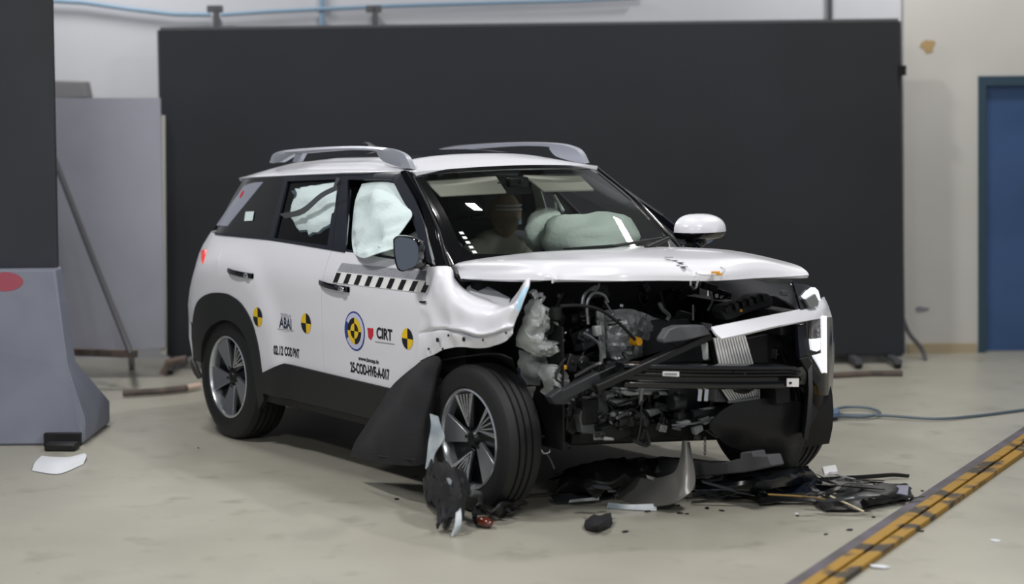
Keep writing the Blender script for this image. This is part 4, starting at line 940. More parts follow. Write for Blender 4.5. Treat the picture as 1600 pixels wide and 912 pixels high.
tubes([(1110, 455), (1113, 470), (1106, 485)], 2.6, .006, 'innerd', 'brake_line'); tubes([(1030, 473), (1036, 484), (1045, 492), (1042, 500)], 2.58, .01, 'innerd', 'bent_bracket')
tubes([(1083, 476), (1083, 500)], 2.62, .006, 'alu', 'brake_line')

# ------------------------------------------------------------------ surviving left front corner: garnish strip, lamps, bumper
gar = patch('front_garnish', [[(1111, 512, 3.07), (1150, 504, 3.09), (1210, 492, 3.08), (1260, 481, 3.03), (1280, 470, 3.00), (1286, 464, 2.95)],
  [(1117, 521, 3.10), (1153, 514, 3.12), (1212, 501, 3.11), (1263, 491, 3.06), (1286, 481, 3.02), (1292.5, 478, 2.96)],
  [(1127, 530, 3.13), (1156, 524, 3.15), (1214, 510, 3.14), (1258, 502, 3.09), (1283, 497, 3.04), (1298, 495, 2.96)]], 'white', car, 5, 4, .012, 'x', angle=50); lab(gar, 'white strip hanging across the front')
corner = empty('bumper_corner', (0, 0, 0)); corner.parent = car; ROOTW[corner.name] = Vector((0, 0, 0))
patch('upper_fascia', [[(1238, 442, 3.02), (1262, 446, 3.0), (1275, 457, 2.96)], [(1244, 462, 3.04), (1262, 460, 3.02), (1280, 470, 2.98)], [(1250, 484, 3.05), (1268, 480, 3.03), (1284, 476, 2.99)]], 'gloss', corner, 4, 4, .01, 'x')
slab([(1255, 463), (1274, 449), (1279, 454), (1283, 469), (1280, 470), (1274.5, 457), (1258, 467)], 3.055, .03, 'drl', 'turn_lamp', corner, .002, 'bright edged upper lamp')
slab([(1259, 468), (1274, 459), (1279.5, 470), (1279, 477), (1266, 481)], 3.06, .03, 'lens', 'lamp_lens', corner, .002)
patch('bumper_face', [[(1246, 505, 2.98), (1262, 500, 3.02), (1282, 497, 3.03), (1297, 494, 2.93)], [(1246, 545, 2.98), (1264, 545, 3.02), (1284, 545, 3.03), (1300.5, 530, 2.90)], [(1248, 575, 2.98), (1268, 580, 3.02), (1288, 580, 3.02), (1300, 570, 2.90)], [(1256, 612, 2.98), (1272, 615, 3.0), (1288, 617, 3.0), (1297, 614, 2.92)]], 'gloss', corner, 4, 4, .02, 'x')
MB().tube(dense1([X(1296.5, 496, 2.95), X(1299.5, 530, 2.93), X(1299.5, 570, 2.93), X(1297, 612, 2.94)], 5), .005, 6).build('side_edge', 'white', corner)
patch('bumper_side', [[(1296, 494, 2.93), (1294, 494, 2.7)], [(1299, 530, 2.90), (1296, 540, 2.7)], [(1299, 570, 2.90), (1294, 575, 2.7)], [(1296, 614, 2.92), (1290, 610, 2.7)]], 'clad', corner, 4, 2, .01, 'x')
slab([(1286, 495), (1292, 493.5), (1292.5, 583), (1288, 581), (1286, 560)], 3.06, .02, 'drl', 'daytime_lamp', corner, .002, 'bright vertical light bar')
slab([(1268, 530), (1282.5, 528), (1282.5, 546), (1277, 549), (1270, 547)], 3.058, .02, 'drl', 'head_lamp', corner, .002, 'bright lower headlight cell')
slab([(1269, 500), (1282, 496), (1283, 528), (1268, 530)], 3.054, .02, 'lens', 'lamp_reflector', corner, .002)
mb = MB().lathe(X(1276, 512, 3.066), [(.001, .0), (.012, .0), (.016, .008)], 14, 'x'); mb.build('projector_lens', 'chrome', corner)
mb = MB().lathe(X(1277, 521, 3.066), [(.001, .0), (.009, .0), (.012, .006)], 14, 'x'); mb.build('projector_lens', 'chrome', corner)
slab([(1273, 556), (1283.5, 552), (1284.5, 578), (1287, 583), (1282, 574)], 3.055, .02, 'drl', 'lower_light_wedge', corner, .002, 'bright wedge under the headlight')
slab([(1247, 508), (1260, 505), (1262, 556), (1250, 560)], 3.04, .03, 'satin', 'inner_trim', corner)
slab([(1250, 560), (1264, 556), (1284, 592), (1276, 604)], 3.045, .02, 'clad', 'diagonal_trim', corner)
patch('lower_bumper', [[(1230, 600, 2.9), (1262, 606, 2.98), (1285, 612, 2.98), (1292, 612, 2.8)], [(1232, 630, 2.9), (1262, 632, 2.96), (1284, 634, 2.96), (1290, 630, 2.8)], [(1236, 655, 2.88), (1262, 660, 2.92), (1282, 655, 2.92), (1290, 648, 2.8)], [(1240, 672, 2.84), (1258, 674, 2.86), (1272, 668, 2.86), (1284, 660, 2.78)]], 'plastic', corner, 4, 4, .015, 'x')
patch('mud_guard', [[(1150, 625, 2.98), (1190, 622, 2.99), (1240, 626, 3.0), (1282, 632, 2.96)], [(1108, 660, 2.97), (1165, 662, 2.99), (1230, 665, 3.0), (1262, 668, 2.98)], [(1128, 690, 2.96), (1175, 692, 2.98), (1220, 692, 3.0), (1256, 680, 2.98)], [(1165, 706, 2.96), (1195, 712, 2.97), (1225, 712, 2.99), (1252, 700, 2.97)], [(1203, 724, 2.96), (1214, 728, 2.96), (1230, 728, 2.97), (1243, 727, 2.96)]], 'plastic', corner, 5, 5, .01, 'x', amp=.010, sc=8, dirv=(1, 0, 0), seed=3)
# dark wheel liner torn off beside the right front wheel
lin_o = patch('torn_wheel_liner', [[(657, 566, -.90), (680, 556, -.91), (690, 562, -.90), (690, 580, -.88)], [(620, 598, -.92), (655, 590, -.95), (678, 595, -.93), (682, 610, -.90)], [(590, 640, -.95), (630, 635, -1.0), (665, 640, -.97), (676, 650, -.93)],
  [(558, 690, -.98), (600, 690, -1.04), (645, 700, -1.02), (672, 700, -.96)], [(551, 712, -.98), (595, 721, -1.04), (640, 727, -1.03), (668, 724, -.97)]], 'liner', car, 5, 5, .006, 'y', amp=.010, sc=6, seed=8, angle=50); lab(lin_o, 'black felt wheel liner hanging down')
mb = MB().tube([P(553, 703, 'y', -.995), P(600, 713, 'y', -1.05), P(650, 718, 'y', -1.04)], .004, 5); mb.build('liner_seam', 'liner', lin_o)
patch('inner_arch_liner', [[(690, 562, -.86), (730, 556, -.84), (775, 552, -.82), (800, 560, -.78)], [(690, 575, -.70), (735, 560, -.66), (785, 566, -.66), (812, 600, -.62)]], 'rubber', car, 4, 4, .006)
MB().add([Vector((2.0, -.60, .3)), Vector((2.75, -.60, .3)), Vector((2.75, -.60, .85)), Vector((2.0, -.60, .95))], [(0, 1, 2, 3)]).build('housing_wall', 'rubber', car, solid=.01)

# ------------------------------------------------------------------ cabin
cab = car
MB().grid(dense([[Vector((1.45, y, 1.03)), Vector((1.62, y, 1.08)), Vector((1.9, y, 1.07)), Vector((2.1, y, 1.03))] for y in (-.72, -.4, 0, .4, .72)], 3, 4)).build('dashboard', 'dash', cab, solid=.05)
MB().box((1.5, 0, .8), (.1, 1.44, .45)).build('dashboard_front', 'dash', cab, bevel=.03)
for x, y in ((.62, -.36), (.62, .36)):
    mb = MB().box((x+.25, y, .62), (.5, .5, .16)); mb.box((x-.02, y, .92), (.14, .48, .56), Matrix.Rotation(-.25, 3, 'Y')); mb.build('seat', 'seat', cab, bevel=.05, seg=3)
    mb = MB().box((x-.13, y, 1.30), (.10, .25, .19), Matrix.Rotation(-.15, 3, 'Y')); mb.tube([(x-.1, y-.06, 1.15), (x-.12, y-.06, 1.25)], .008).tube([(x-.1, y+.06, 1.15), (x-.12, y+.06, 1.25)], .008); mb.build('headrest', 'seat', cab, bevel=.04, seg=3)
mb = MB().box((-.05, 0, .65), (.5, 1.2, .16)); mb.box((-.28, 0, .93), (.14, 1.2, .5), Matrix.Rotation(-.25, 3, 'Y')); mb.build('rear_seat', 'seat', cab, bevel=.05)
for y in (-.35, .35): MB().box((-.36, y, 1.25), (.09, .24, .16)).build('headrest', 'seat', cab, bevel=.03)
g = [[Vector((x, y, zroof(x, y)[2]-.035)) for y in [-.52+1.04*j/10 for j in range(11)]] for x in [-.45+1.85*i/10 for i in range(11)]]
MB().grid(g).build('headliner', 'lining', cab, solid=.005)
for y in (-.30, .30):
    q = [wpt(.5+y/1.25+dx, v)+Vector((-.05, 0, -.03)) for dx, v in ((-.17, .04), (.17, .04), (.15, .24), (-.15, .24))]; MB().prism(q, (-.01, 0, -.01)).build('sun_visor', 'lining', cab, bevel=.008)
for a in ((-.60, -1), (.60, 1)):
    mb = MB().bar((.72, a[0]*1.18, 1.08), (.80, a[0], 1.46), .08, .05); mb.build('centre_pillar', 'seat', cab)
# near side curtain airbags
patch('curtain_airbag', [[(566, 287, -.60), (585, 284, -.60), (602, 284, -.60), (616, 287, -.60)], [(556, 312, -.66), (575, 308, -.69), (600, 308, -.70), (632, 318, -.67)], [(552, 340, -.70), (572, 338, -.75), (600, 338, -.76), (644, 334, -.72)], [(550, 368, -.74), (572, 366, -.79), (598, 364, -.80), (634, 352, -.77)], [(551, 385, -.80), (570, 386, -.845), (592, 384, -.85), (620, 372, -.83)], [(553, 396, -.87), (568, 403, -.90), (590, 396, -.90), (614, 389, -.88)]], 'airbag', cab, 6, 6, .004, amp=.035, sc=9, seed=4, angle=60, fade=True)
patch('curtain_airbag', [[(456, 287, -.60), (490, 284, -.60), (528, 280, -.60)], [(452, 305, -.66), (485, 306, -.69), (526, 300, -.67)], [(450, 330, -.70), (482, 336, -.74), (522, 330, -.72)], [(456, 355, -.72), (482, 360, -.76), (518, 358, -.74)], [(468, 380, -.72), (486, 386, -.75), (514, 386, -.73)]], 'airbag', cab, 6, 6, .004, amp=.022, sc=8, seed=6, angle=60, fade=True)
mb = MB().grid(dense(net([[(436, 334, -.80), (470, 326, -.80), (500, 302, -.77), (526, 289, -.75)], [(446, 341, -.80), (474, 334, -.80), (503, 309, -.77), (526, 297, -.75)]]), 2, 4)); mb.build('seat_belt', 'seat', cab, solid=.003)
tubes([(434, 330), (440, 340)], 0, .004, 'rubber', 'belt_anchor', cab) if False else None
# driver and passenger front airbags, far curtain
def blob(c, rad, m, name, amp, sc, seed, par=cab):
    mb = MB(); n, m2 = 28, 18; g = []
    for i in range(m2+1):
        row = []
        for j in range(n+1):
            v = Vector((math.sin(PI*i/m2)*math.cos(2*PI*(j % n)/n), math.sin(PI*i/m2)*math.sin(2*PI*(j % n)/n), math.cos(PI*i/m2)))
            p = Vector((v.x*rad[0], v.y*rad[1], v.z*rad[2])); p += v*amp*noise.noise(v*sc+Vector((seed, 0, 0))); row.append(Vector(c)+p)
        g.append(row)
    return mb.grid(g).build(name, m, par, angle=70)
blob((1.67, .38, 1.15), (.24, .27, .12), 'airbagg', 'front_airbag', .05, 1.6, 3)
blob((1.43, .27, 1.17), (.10, .12, .12), 'airbagg', 'front_airbag', .04, 1.6, 8)
blob((1.22, -.36, 1.00), (.14, .26, .20), 'airbagg', 'steering_airbag', .05, 1.8, 5)
mb = MB(); c = Vector((1.36, -.36, .98)); mb.tube([c+Vector((-.06*math.sin(a)*1.0, .185*math.cos(a), .175*math.sin(a))) for a in [2*PI*k/28 for k in range(29)]], .014, 8); mb.tube([c, c+Vector((.15, 0, -.05))], .03); mb.bar(c+Vector((0, -.18, 0)), c+Vector((0, .18, 0)), .03, .03); mb.build('steering_wheel', 'rubber', cab)
mb = MB().tube([P(865, 304, 'y', .5), P(868, 327, 'y', .5)], .010, 6).tube([P(866, 306, 'y', .5), P(880, 330, 'y', .5)], .010, 6); mb.build('airbag_tether', 'airbagg', cab)
MB().grid(dense([[Vector((x, .60, 1.44)), Vector((x, .66, 1.28)), Vector((x, .70, 1.12))] for x in (.1, .5, .9)], 6, 4)).build('curtain_airbag', 'airbagg', cab, solid=.004)

# ------------------------------------------------------------------ crash test dummy in the left seat
dm = empty('crash_test_dummy', (.85, .36, .70)); tag(dm, 'seated brown crash test dummy seen through the windscreen, striped tape on its forehead', 'dummy')
def skinbody(name, V, E, Rr, m, par, sub=2):
    me = bpy.data.meshes.new(name); o0 = ROOTW[par.name]; me.from_pydata([tuple(Vector(v)-o0) for v in V], E, []); o = bpy.data.objects.new(name, me); COL.objects.link(o); o.parent = par; ROOTW[o.name] = o0
    md = o.modifiers.new('skin', 'SKIN'); 
    for i, r in enumerate(Rr): me.skin_vertices[0].data[i].radius = (r if isinstance(r, tuple) else (r, r))
    me.skin_vertices[0].data[0].use_root = True; md.use_smooth_shade = True
    md = o.modifiers.new('sub', 'SUBSURF'); md.levels = sub; md.render_levels = sub; me.materials.append(M[m]); return o
hx, hy, hz = .936, .36, 1.235
V = [(.80, .36, .74), (.80, .36, .88), (.82, .36, 1.00), (.85, .36, 1.08), (.88, .36, 1.14),      # pelvis..neck
     (.84, .18, 1.04), (.92, .14, .92), (1.10, .18, .90), (.84, .54, 1.04), (.92, .58, .92), (1.10, .54, .90),
     (.85, .27, .72), (1.20, .25, .74), (1.30, .25, .45), (1.40, .25, .42), (.85, .45, .72), (1.20, .47, .74), (1.30, .47, .45), (1.40, .47, .42)]
E_ = [(0, 1), (1, 2), (2, 3), (3, 4), (3, 5), (5, 6), (6, 7), (3, 8), (8, 9), (9, 10), (0, 11), (11, 12), (12, 13), (13, 14), (0, 15), (15, 16), (16, 17), (17, 18)]
Rr = [(.14, .12), (.13, .11), (.15, .12), (.10, .09), .055, .06, .048, .035, .06, .048, .035, .08, .06, .045, .035, .08, .06, .045, .035]
for k, (hxv, sgn) in enumerate((((1.10, .18, .90), 1), ((1.10, .54, .90), -1))):     # hands with five fingers each
    root = 7 if k == 0 else 10; b0 = Vector(hxv); pi_ = len(V); V.append(tuple(b0+Vector((.05, 0, 0)))); E_.append((root, pi_)); Rr.append((.028, .02))
    for f in range(4):
        a = len(V); V += [tuple(b0+Vector((.09, (f-1.5)*.020, 0))), tuple(b0+Vector((.12+.006*(f in (1, 2)), (f-1.5)*.021, -.015))), tuple(b0+Vector((.135, (f-1.5)*.021, -.035)))]; E_ += [(pi_, a), (a, a+1), (a+1, a+2)]; Rr += [.009, .008, .007]
    a = len(V); V += [tuple(b0+Vector((.06, sgn*.035, 0))), tuple(b0+Vector((.085, sgn*.05, -.015)))]; E_ += [(pi_, a), (a, a+1)]; Rr += [.010, .008]
skinbody('body', V, E_, Rr, 'shirt', dm)
g = []
for i in range(21):
    t = PI*i/20; row = []
    for j in range(33):
        a = 2*PI*j/32; dx = math.sin(t)*math.cos(a); dy = math.sin(t)*math.sin(a); dz = math.cos(t)
        wz = 1 if dz > -.1 else 1-.28*((-dz-.1)/.9)
        x_ = .098*dx*wz; y_ = .082*dy*wz; z_ = .125*dz
        if dx > .3:     # face relief
            fx = math.exp(-(y_/.012)**2)*math.exp(-((z_+.018)/.020)**2)*.024          # nose
            ey = -.008*(math.exp(-((abs(y_)-.032)/.014)**2)*math.exp(-((z_-.012)/.012)**2))
            mo = .006*math.exp(-(y_/.025)**2)*math.exp(-((z_+.060)/.007)**2)-.005*math.exp(-(y_/.03)**2)*math.exp(-((z_+.068)/.005)**2)
            x_ += fx+ey+mo
        if abs(dy) > .85 and abs(z_) < .03 and abs(x_+.01) < .02: y_ += math.copysign(.012, dy)
        row.append(Vector((hx+x_, hy+y_, hz+z_)))
    g.append(row)
hd = MB().grid(g).build('head', 'skin', dm, angle=80)
for k in (0, 1):
    pts = [Vector((hx+.101*math.cos(a)*math.cos(.25+.1*k)+.002, hy+.086*math.sin(a), hz+.035+.020*k)) for a in [R(-75)+R(120)*q/12 for q in range(13)]]
    g = [[p+Vector((0, 0, -.005)) for p in pts], [p+Vector((0, 0, .005)) for p in pts]]; lab(MB().grid(g).build('tape_stripe', 'sign', hd, solid=.003), 'pale tape stripe on the forehead')
g = [[Vector((hx+.075*math.cos(a)+.012, hy+.083*math.sin(a), hz+z_)) for a in (R(20), R(35), R(50), R(65))] for z_ in (-.05, -.02, .01)]; lab(MB().grid(g).build('blue_paint', 'cyan', hd, solid=.003), 'light blue paint on the cheek')

# ------------------------------------------------------------------ debris on the floor
def F(px, py, z=0.0): return P(px, py, 'z', z)
def tp(name, rows, m, l, cat, ku=4, kv=4, solid=.004, amp=0, sc=9, seed=0, group=None, ax='z'):
    o = patch(name, rows, m, None, ku, kv, solid, ax, amp=amp, sc=sc, dirv=(0, 0, 1), seed=seed, angle=35); o['label'] = l; o['category'] = cat
    if group: o['group'] = group
    return o
# grey satin bumper corner trim standing on the floor
bt = empty('bumper_trim_piece', F(1010, 790)); tag(bt, 'curved satin grey bumper trim with upright horn, lying before the engine bay', 'bumper part')
gg = [[P(px, py, 'y', y) for px, py, y in r] for r in [
 [(988, 742, -.10), (1012, 748, -.10), (1040, 744, -.10), (1056, 735, -.08), (1064, 712, -.05), (1066, 690, -.03)],
 [(972, 762, -.14), (1010, 768, -.14), (1046, 762, -.13), (1062, 752, -.10), (1070, 725, -.06), (1070, 688, -.03)],
 [(958, 782, -.18), (1000, 784, -.18), (1044, 778, -.16), (1066, 765, -.12), (1076, 740, -.06), (1074, 690, -.02)],
 [(950, 788, -.19), (1000, 791, -.20), (1045, 788, -.18), (1072, 774, -.12), (1086, 752, -.04), (1077, 690, .02)]]]
MB().grid(dense(gg, 5, 5)).build('trim_shell', 'trimsilver', bt, solid=.005, off=0)
patch('trim_clip', [[(1010, 742, -.10), (1022, 746, -.10)], [(1012, 748, -.11), (1020, 750, -.11)]], 'inner', bt, 2, 2, .006)
mb = MB().tube([P(958, 785, 'y', -.19), P(966, 765, 'y', -.15), P(988, 742, 'y', -.10), P(1004, 733, 'y', -.08)], .009, 7); mb.build('broken_edge', 'dkgrey', bt)
patch('pale_lip', [[(950, 785, .03), (985, 788, .025), (1026, 787, .025)], [(948, 793, .004), (985, 796, .003), (1026, 798, .003)]], 'bluegrey', bt, 2, 3, .004, 'z')
# long black bumper skins
L1 = [[(1085, 752, .05), (1150, 742, .08), (1230, 732, .10), (1262, 731, .09)], [(1088, 764, .03), (1160, 755, .10), (1235, 742, .12), (1268, 738, .09)], [(1088, 775, .01), (1165, 772, .04), (1220, 762, .06), (1285, 752, .03)]]
tp('bumper_skin', L1, 'beam', 'long black bumper skin lying right of the grey trim', 'bumper part', 4, 6, .008, .010, 16, 2)
tp('lower_grille', [[(1088, 768, .06), (1170, 764, .05), (1260, 752, .05), (1330, 745, .04)], [(1085, 776, .02), (1180, 774, .015), (1270, 770, .02), (1335, 756, .02)]], mat('glossy_bluish_black', '#1a1f2a', .12, coat=.5), 'glossy bluish black trim strip under the bumper skin', 'bumper part', 3, 6, .008, .01, 14, 5)
tp('splitter_strip', [[(1165, 768, .03), (1230, 776, .03), (1290, 770, .04), (1330, 764, .03)], [(1186, 790, .005), (1240, 786, .01), (1300, 786, .01), (1340, 776, .01)]], 'plastic', 'flat black splitter strip nearest the camera in the right heap', 'bumper part', 3, 6, .006, .012, 13, 8)
tp('grille_fragment', [[(1290, 770, .04), (1340, 760, .07), (1400, 758, .06), (1424, 760, .03)], [(1275, 788, .01), (1330, 778, .05), (1390, 775, .05), (1422, 768, .02)], [(1290, 800, .003), (1340, 797, .01), (1390, 786, .015), (1428, 780, .005)]], 'plastic', 'black torn grille fragment at the right end of the heap', 'bumper part', 4, 5, .006, .012, 16, 4)
tp('purple_plate', [[(1392, 759, .06), (1420, 760, .06)], [(1398, 772, .05), (1418, 775, .04)]], mat('dusky_plate', '#6a6b80', .35), 'small dusky plate on right end of grille fragment', 'fragment', 2, 2, .004, .006, 20, 1)
tag(MB().prism([F(px, py, .10) for px, py in ((1284, 735), (1306, 732), (1309, 741), (1288, 745))], (0, 0, .02)).build('white_block', 'sign', bevel=.004), 'white bracket block on top of the right debris heap', 'fragment')
tp('curved_black_trim', [[(1320, 744, .02), (1360, 741, .03), (1395, 739, .03), (1421, 741, .02)], [(1335, 748, .005), (1365, 747, .01), (1395, 744, .01), (1420, 746, .005)]], 'clad', 'thin curved black trim at the far right of the heap', 'fragment', 3, 4, .005)
tp('thin_black_shard', [[(1345, 785, .02), (1390, 776, .02), (1432, 779, .015)], [(1340, 796, .005), (1390, 786, .005), (1430, 781, .003)]], 'beam', 'thin pointed black shard in front of the grille fragment', 'fragment', 2, 4, .004)
tag(MB().tube(dense1([F(1298, 775, .05), F(1320, 785, .04), F(1350, 799, .01)], 5), .005, 6).build('cream_strip', mat('cream', '#cfc6a8', .5)), 'cream plastic strip slanting across the right debris heap', 'strip')
tag(MB().tube(dense1([F(1200, 772, .06), F(1250, 775, .05), F(1300, 781, .03)], 5), .004, 6).build('ochre_wire', mat('ochre', '#8d7038', .6)), 'ochre wire lying along the right debris heap', 'wire')
# grey foam block and left slabs
fo = MB(); fpts = [(1012, 716), (1060, 718), (1090, 722), (1128, 723), (1156, 716), (1156, 707), (1175, 705), (1177, 712), (1200, 711), (1206, 728), (1160, 738), (1088, 745), (1030, 748), (1010, 740)]
fo.prism([P(px, py, 'y', .18+.0*px) for px, py in fpts], (0, .08, 0)); tag(fo.build('foam_absorber', 'foam', bevel=.006), 'long grey notched foam absorber lying behind the bumper skin', 'foam block')
tp('black_shroud', [[(882, 742, .10), (930, 730, .14), (985, 722, .14), (1030, 724, .10)], [(870, 758, .06), (930, 752, .12), (985, 748, .12), (1020, 748, .06)], [(864, 776, .01), (925, 770, .05), (965, 765, .05), (990, 762, .02)]], 'plastic', 'broken black shroud left of the grey bumper trim', 'bumper part', 4, 5, .006, .03, 9, 6)
tp('flat_undertray', [[(862, 774, .03), (905, 770, .03), (960, 764, .03)], [(868, 788, .004), (910, 785, .004), (955, 779, .004)]], 'dkgrey', 'flat dark undertray piece at left end of the front debris', 'bumper part', 3, 4, .006, .006, 15, 3)
tp('silver_sliver', [[(890, 781, .03), (936, 776, .03)], [(888, 785, .02), (936, 781, .02)]], 'inner', 'thin silver strip on the flat undertray piece', 'fragment', 2, 2, .003)
tag(MB().tube(dense1([F(822, 773, .02), F(870, 770, .02), F(920, 764, .04), F(975, 757, .06)], 5), .005, 6).build('black_wire', 'rubber'), 'black wire running from the tyre to the shroud', 'wire')
tp('grey_slab', [[(965, 722, .12), (1006, 716, .13), (1045, 716, .12)], [(962, 740, .03), (1004, 742, .05), (1050, 742, .05)]], 'foam', 'dark grey upright slab behind the grey bumper trim', 'fragment', 3, 3, .02, .01, 9, 1)
# arch trim heap by the right front wheel
wt = tp('wheel_arch_fragment', [[(668, 736, .19), (684, 728, .24), (704, 731, .24), (724, 745, .20)], [(664, 758, .14), (686, 746, .21), (710, 750, .21), (734, 768, .14)], [(668, 782, .09), (690, 772, .15), (712, 776, .15), (728, 792, .10)], [(684, 808, .04), (696, 800, .08), (712, 800, .09), (724, 812, .05)], [(682, 834, .002), (692, 826, .02), (702, 822, .03), (712, 826, .02)]], 'liner', 'torn black wheel arch fragment standing by the front tyre', 'fragment', 7, 7, .008, .045, 20, 7)
for i in range(12):
    a = F(668+i*4.5, 748+i*4, .16-.012*i); e = a.lerp(F(678+i*2.4, 806+i*2.2, .02), .75); MB().tube([a+Vector((.02, -.03, .01)), a.lerp(e, .5)+Vector((.03, -.045, .0)), e+Vector((.01, -.03, 0))], [.007, .006, .002], 5).build('torn_rib', 'plastic', wt)
cs = tp('chrome_strip', [[(706, 742, .23), (711, 741, .23)], [(715, 765, .16), (721, 763, .16)], [(720, 790, .10), (728, 790, .10)], [(719, 812, .05), (729, 812, .05)], [(714, 832, .003), (724, 826, .006)]], 'bluegrey', 'bent white strip on the torn arch fragment', 'strip', 4, 2, .004, .004, 20, 2)
cs.location += Vector((.05, -.06, 0))
tp('pale_side_trim', [[(672, 646, -.985), (684, 650, -.985)], [(674, 665, -1.0), (690, 670, -.99)], [(670, 690, -1.0), (694, 686, -.99)], [(668, 710, -1.01), (680, 708, -1.0)], [(665, 732, -1.02), (676, 732, -1.01)]], 'bluegrey', 'pale blue grey torn strip between the liner and front rim', 'strip', 4, 3, .005, 0, ax='y')
tp('tyre_side_shard', [[(742, 800, .05), (775, 796, .07), (818, 782, .06)], [(748, 808, .01), (780, 806, .01), (824, 792, .01)]], 'plastic', 'black shard heap at the foot of the front tyre', 'fragment', 3, 5, .01, .03, 14, 4)
ab = MB().sphere(F(757, 815, .025), .05, 16, 10, (1.1, .6, .45)).build('amber_lens', 'amber', angle=60); tag(ab, 'broken amber lens on floor by the front tyre', 'lens')
tp('black_lamp_shell', [[(738, 795, .05), (752, 792, .06)], [(738, 812, .03), (745, 812, .03)], [(745, 822, .005), (768, 824, .006)]], 'gloss', 'glossy black lamp shell around the amber lens', 'fragment', 4, 3, .006)
tag(MB().tube([F(735, 770, .14), F(750, 772, .12), F(752, 785, .07), F(742, 798, .03)], [.016, .014, .012, .012], 8).build('bent_bracket', 'alu'), 'bent metal bracket by the front tyre foot', 'bracket')
tp('dark_lump', [[(915, 815, .02), (928, 806, .05), (954, 804, .03)], [(913, 826, .003), (935, 822, .04), (956, 812, .02)], [(920, 829, .002), (936, 830, .005), (957, 822, .003)]], 'liner', 'dark felt lump on floor in front of the engine bay', 'fragment', 3, 3, .006, .01, 30, 2)
# shards in the heap and chips on the floor
rnd = random.Random(5)
def shard(px, py, z, a, b, m, rot=None):
    c = F(px, py, z); n = rnd.randint(4, 6); th = rnd.uniform(0, PI); pts = []
    tilt = Matrix.Rotation(rnd.uniform(-.35, .35), 3, 'X') @ Matrix.Rotation(rnd.uniform(-.35, .35), 3, 'Y') if z > .02 else Matrix.Rotation(rnd.uniform(-.1, .1), 3, 'X')
    for k in range(n):
        t = 2*PI*k/n + rnd.uniform(-.2, .2); v = Vector((a*math.cos(t)*rnd.uniform(.7, 1), b*math.sin(t)*rnd.uniform(.7, 1), 0)); v = Matrix.Rotation(th if a < .05 else math.atan2(RH.y, RH.x)+.35*math.sin(th*2), 3, 'Z') @ v; pts.append(c+tilt @ v)
    lo = min(p.z for p in pts)
    if lo < .001: pts = [p+Vector((0, 0, .001-lo)) for p in pts]
    return MB().prism(pts, (0, 0, .004))
for i in range(54):
    px = rnd.uniform(1090, 1410); py = 760+(px-1250)*.03+rnd.uniform(-16, 20); zz = rnd.uniform(.03, .09) if 1110 < px < 1380 else rnd.uniform(.01, .03)
    m_ = rnd.choice(['beam', 'plastic', 'gloss', 'dkgrey', 'clad', 'gloss', 'alu' if rnd.random() < .8 else 'beam'])  # silvery pieces added among the dark plastic as stand-in glints
    tag(shard(px, py, zz, rnd.uniform(.03, .16), rnd.uniform(.008, .028), m_).build('plastic_shard', m_, angle=0), 'broken dark plastic or silvery glint shard piled in the heap right of the grey trim', 'shard', 'shards in the right debris heap')
for i in range(22):
    px = rnd.uniform(868, 985); py = rnd.uniform(735, 778); m_ = rnd.choice(['plastic', 'dkgrey', 'clad', 'beam'])
    tag(shard(px, py, rnd.uniform(.04, .13), rnd.uniform(.02, .07), rnd.uniform(.01, .03), m_).build('plastic_shard', m_, angle=0), 'broken dark plastic shard piled in the heap left of the grey trim', 'shard', 'shards in the left debris heap')
for i in range(16):
    px = rnd.uniform(740, 820); py = rnd.uniform(770, 800); tag(shard(px, py, rnd.uniform(.02, .06), rnd.uniform(.02, .05), rnd.uniform(.01, .03), 'plastic').build('plastic_shard', rnd.choice(['plastic', 'gloss', 'dkgrey']), angle=0), 'small black shard under the front tyre', 'shard', 'shards under the front tyre')
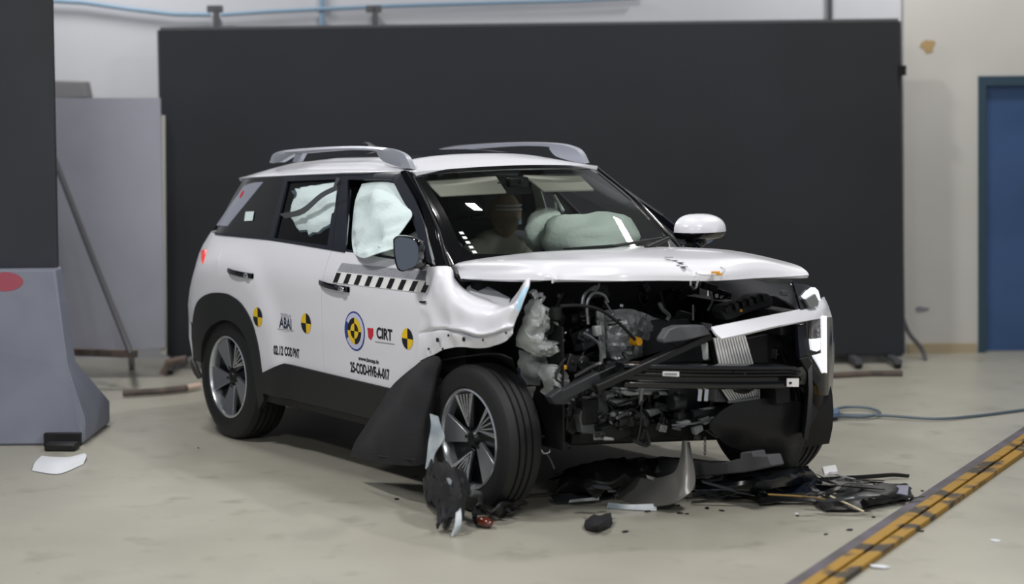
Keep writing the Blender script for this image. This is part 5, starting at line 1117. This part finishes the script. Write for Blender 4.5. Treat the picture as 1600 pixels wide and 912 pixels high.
for px, py, s_ in [(1012, 799, .02), (1063, 802, .02), (1073, 803, .012), (1105, 794, .02), (1128, 798, .018), (1328, 828, .02), (1290, 835, .012), (977, 831, .018), (1441, 767, .012), (1365, 808, .014), (620, 780, .016), (650, 745, .012), (700, 655, .008), (1246, 806, .01), (1060, 790, .012), (1440, 830, .014), (890, 700, .012), (310, 700, .008)]:
    tag(shard(px, py, .001, s_, s_*.7, 'plastic').build('floor_chip', 'plastic', angle=0), 'small black plastic chip lying loose on the floor', 'chip', 'loose chips on the floor')
for px, py, s_, l in [(1245, 803, .014, 'tiny white chip before the right debris heap'), (1375, 886, .05, 'white fragment beside the yellow floor rail'), (1555, 845, .03, 'faint pale scrap at the far right of floor rail'), (1300, 738, .02, 'white chip atop the debris skin')]:
    tag(shard(px, py, .001 if px != 1300 else .12, s_, s_*.7, 'paper').build('pale_chip', 'paper', angle=0), l, 'chip')
# cable on the floor at right
cb = MB().tube(dense1([F(1285, 652, .02), F(1310, 650, .02), F(1350, 651, .02), F(1375, 645, .02), F(1355, 637, .02), F(1320, 636, .02), F(1303, 642, .02), F(1320, 648, .02), F(1380, 649, .02), F(1460, 654, .015), F(1520, 650, .01), F(1600, 640, .01)], 6), .009, 6)
tag(cb.build('floor_cable', mat('blue_grey_cable', '#56646f', .5)), 'blue grey cable looped on the floor right of the car', 'cable')
tag(MB().prism([F(px, py, .02) for px, py in ((1284, 655), (1310, 652), (1312, 646), (1292, 645))], (0, 0, .03)).build('cable_plug', mat('plug_blue', '#5a6f8c', .5), bevel=.006), 'blue grey plug at the cable end behind the bumper', 'plug')
tag(MB().tube([F(1300, 586, .02), F(1360, 583, .02), F(1410, 583, .02)], .02, 6).build('floor_strip', 'rust'), 'thin dark strip on floor before the right backdrop foot', 'strip')
tag(MB().tube(dense1([px_room(1408, 490, 13.6), px_room(1420, 520, 13.6), px_room(1440, 545, 13.5), px_room(1448, 572, 13.4)], 4), .015, 6).build('hanging_cable', 'steel'), 'grey cable drooping at right edge of backdrop', 'cable')
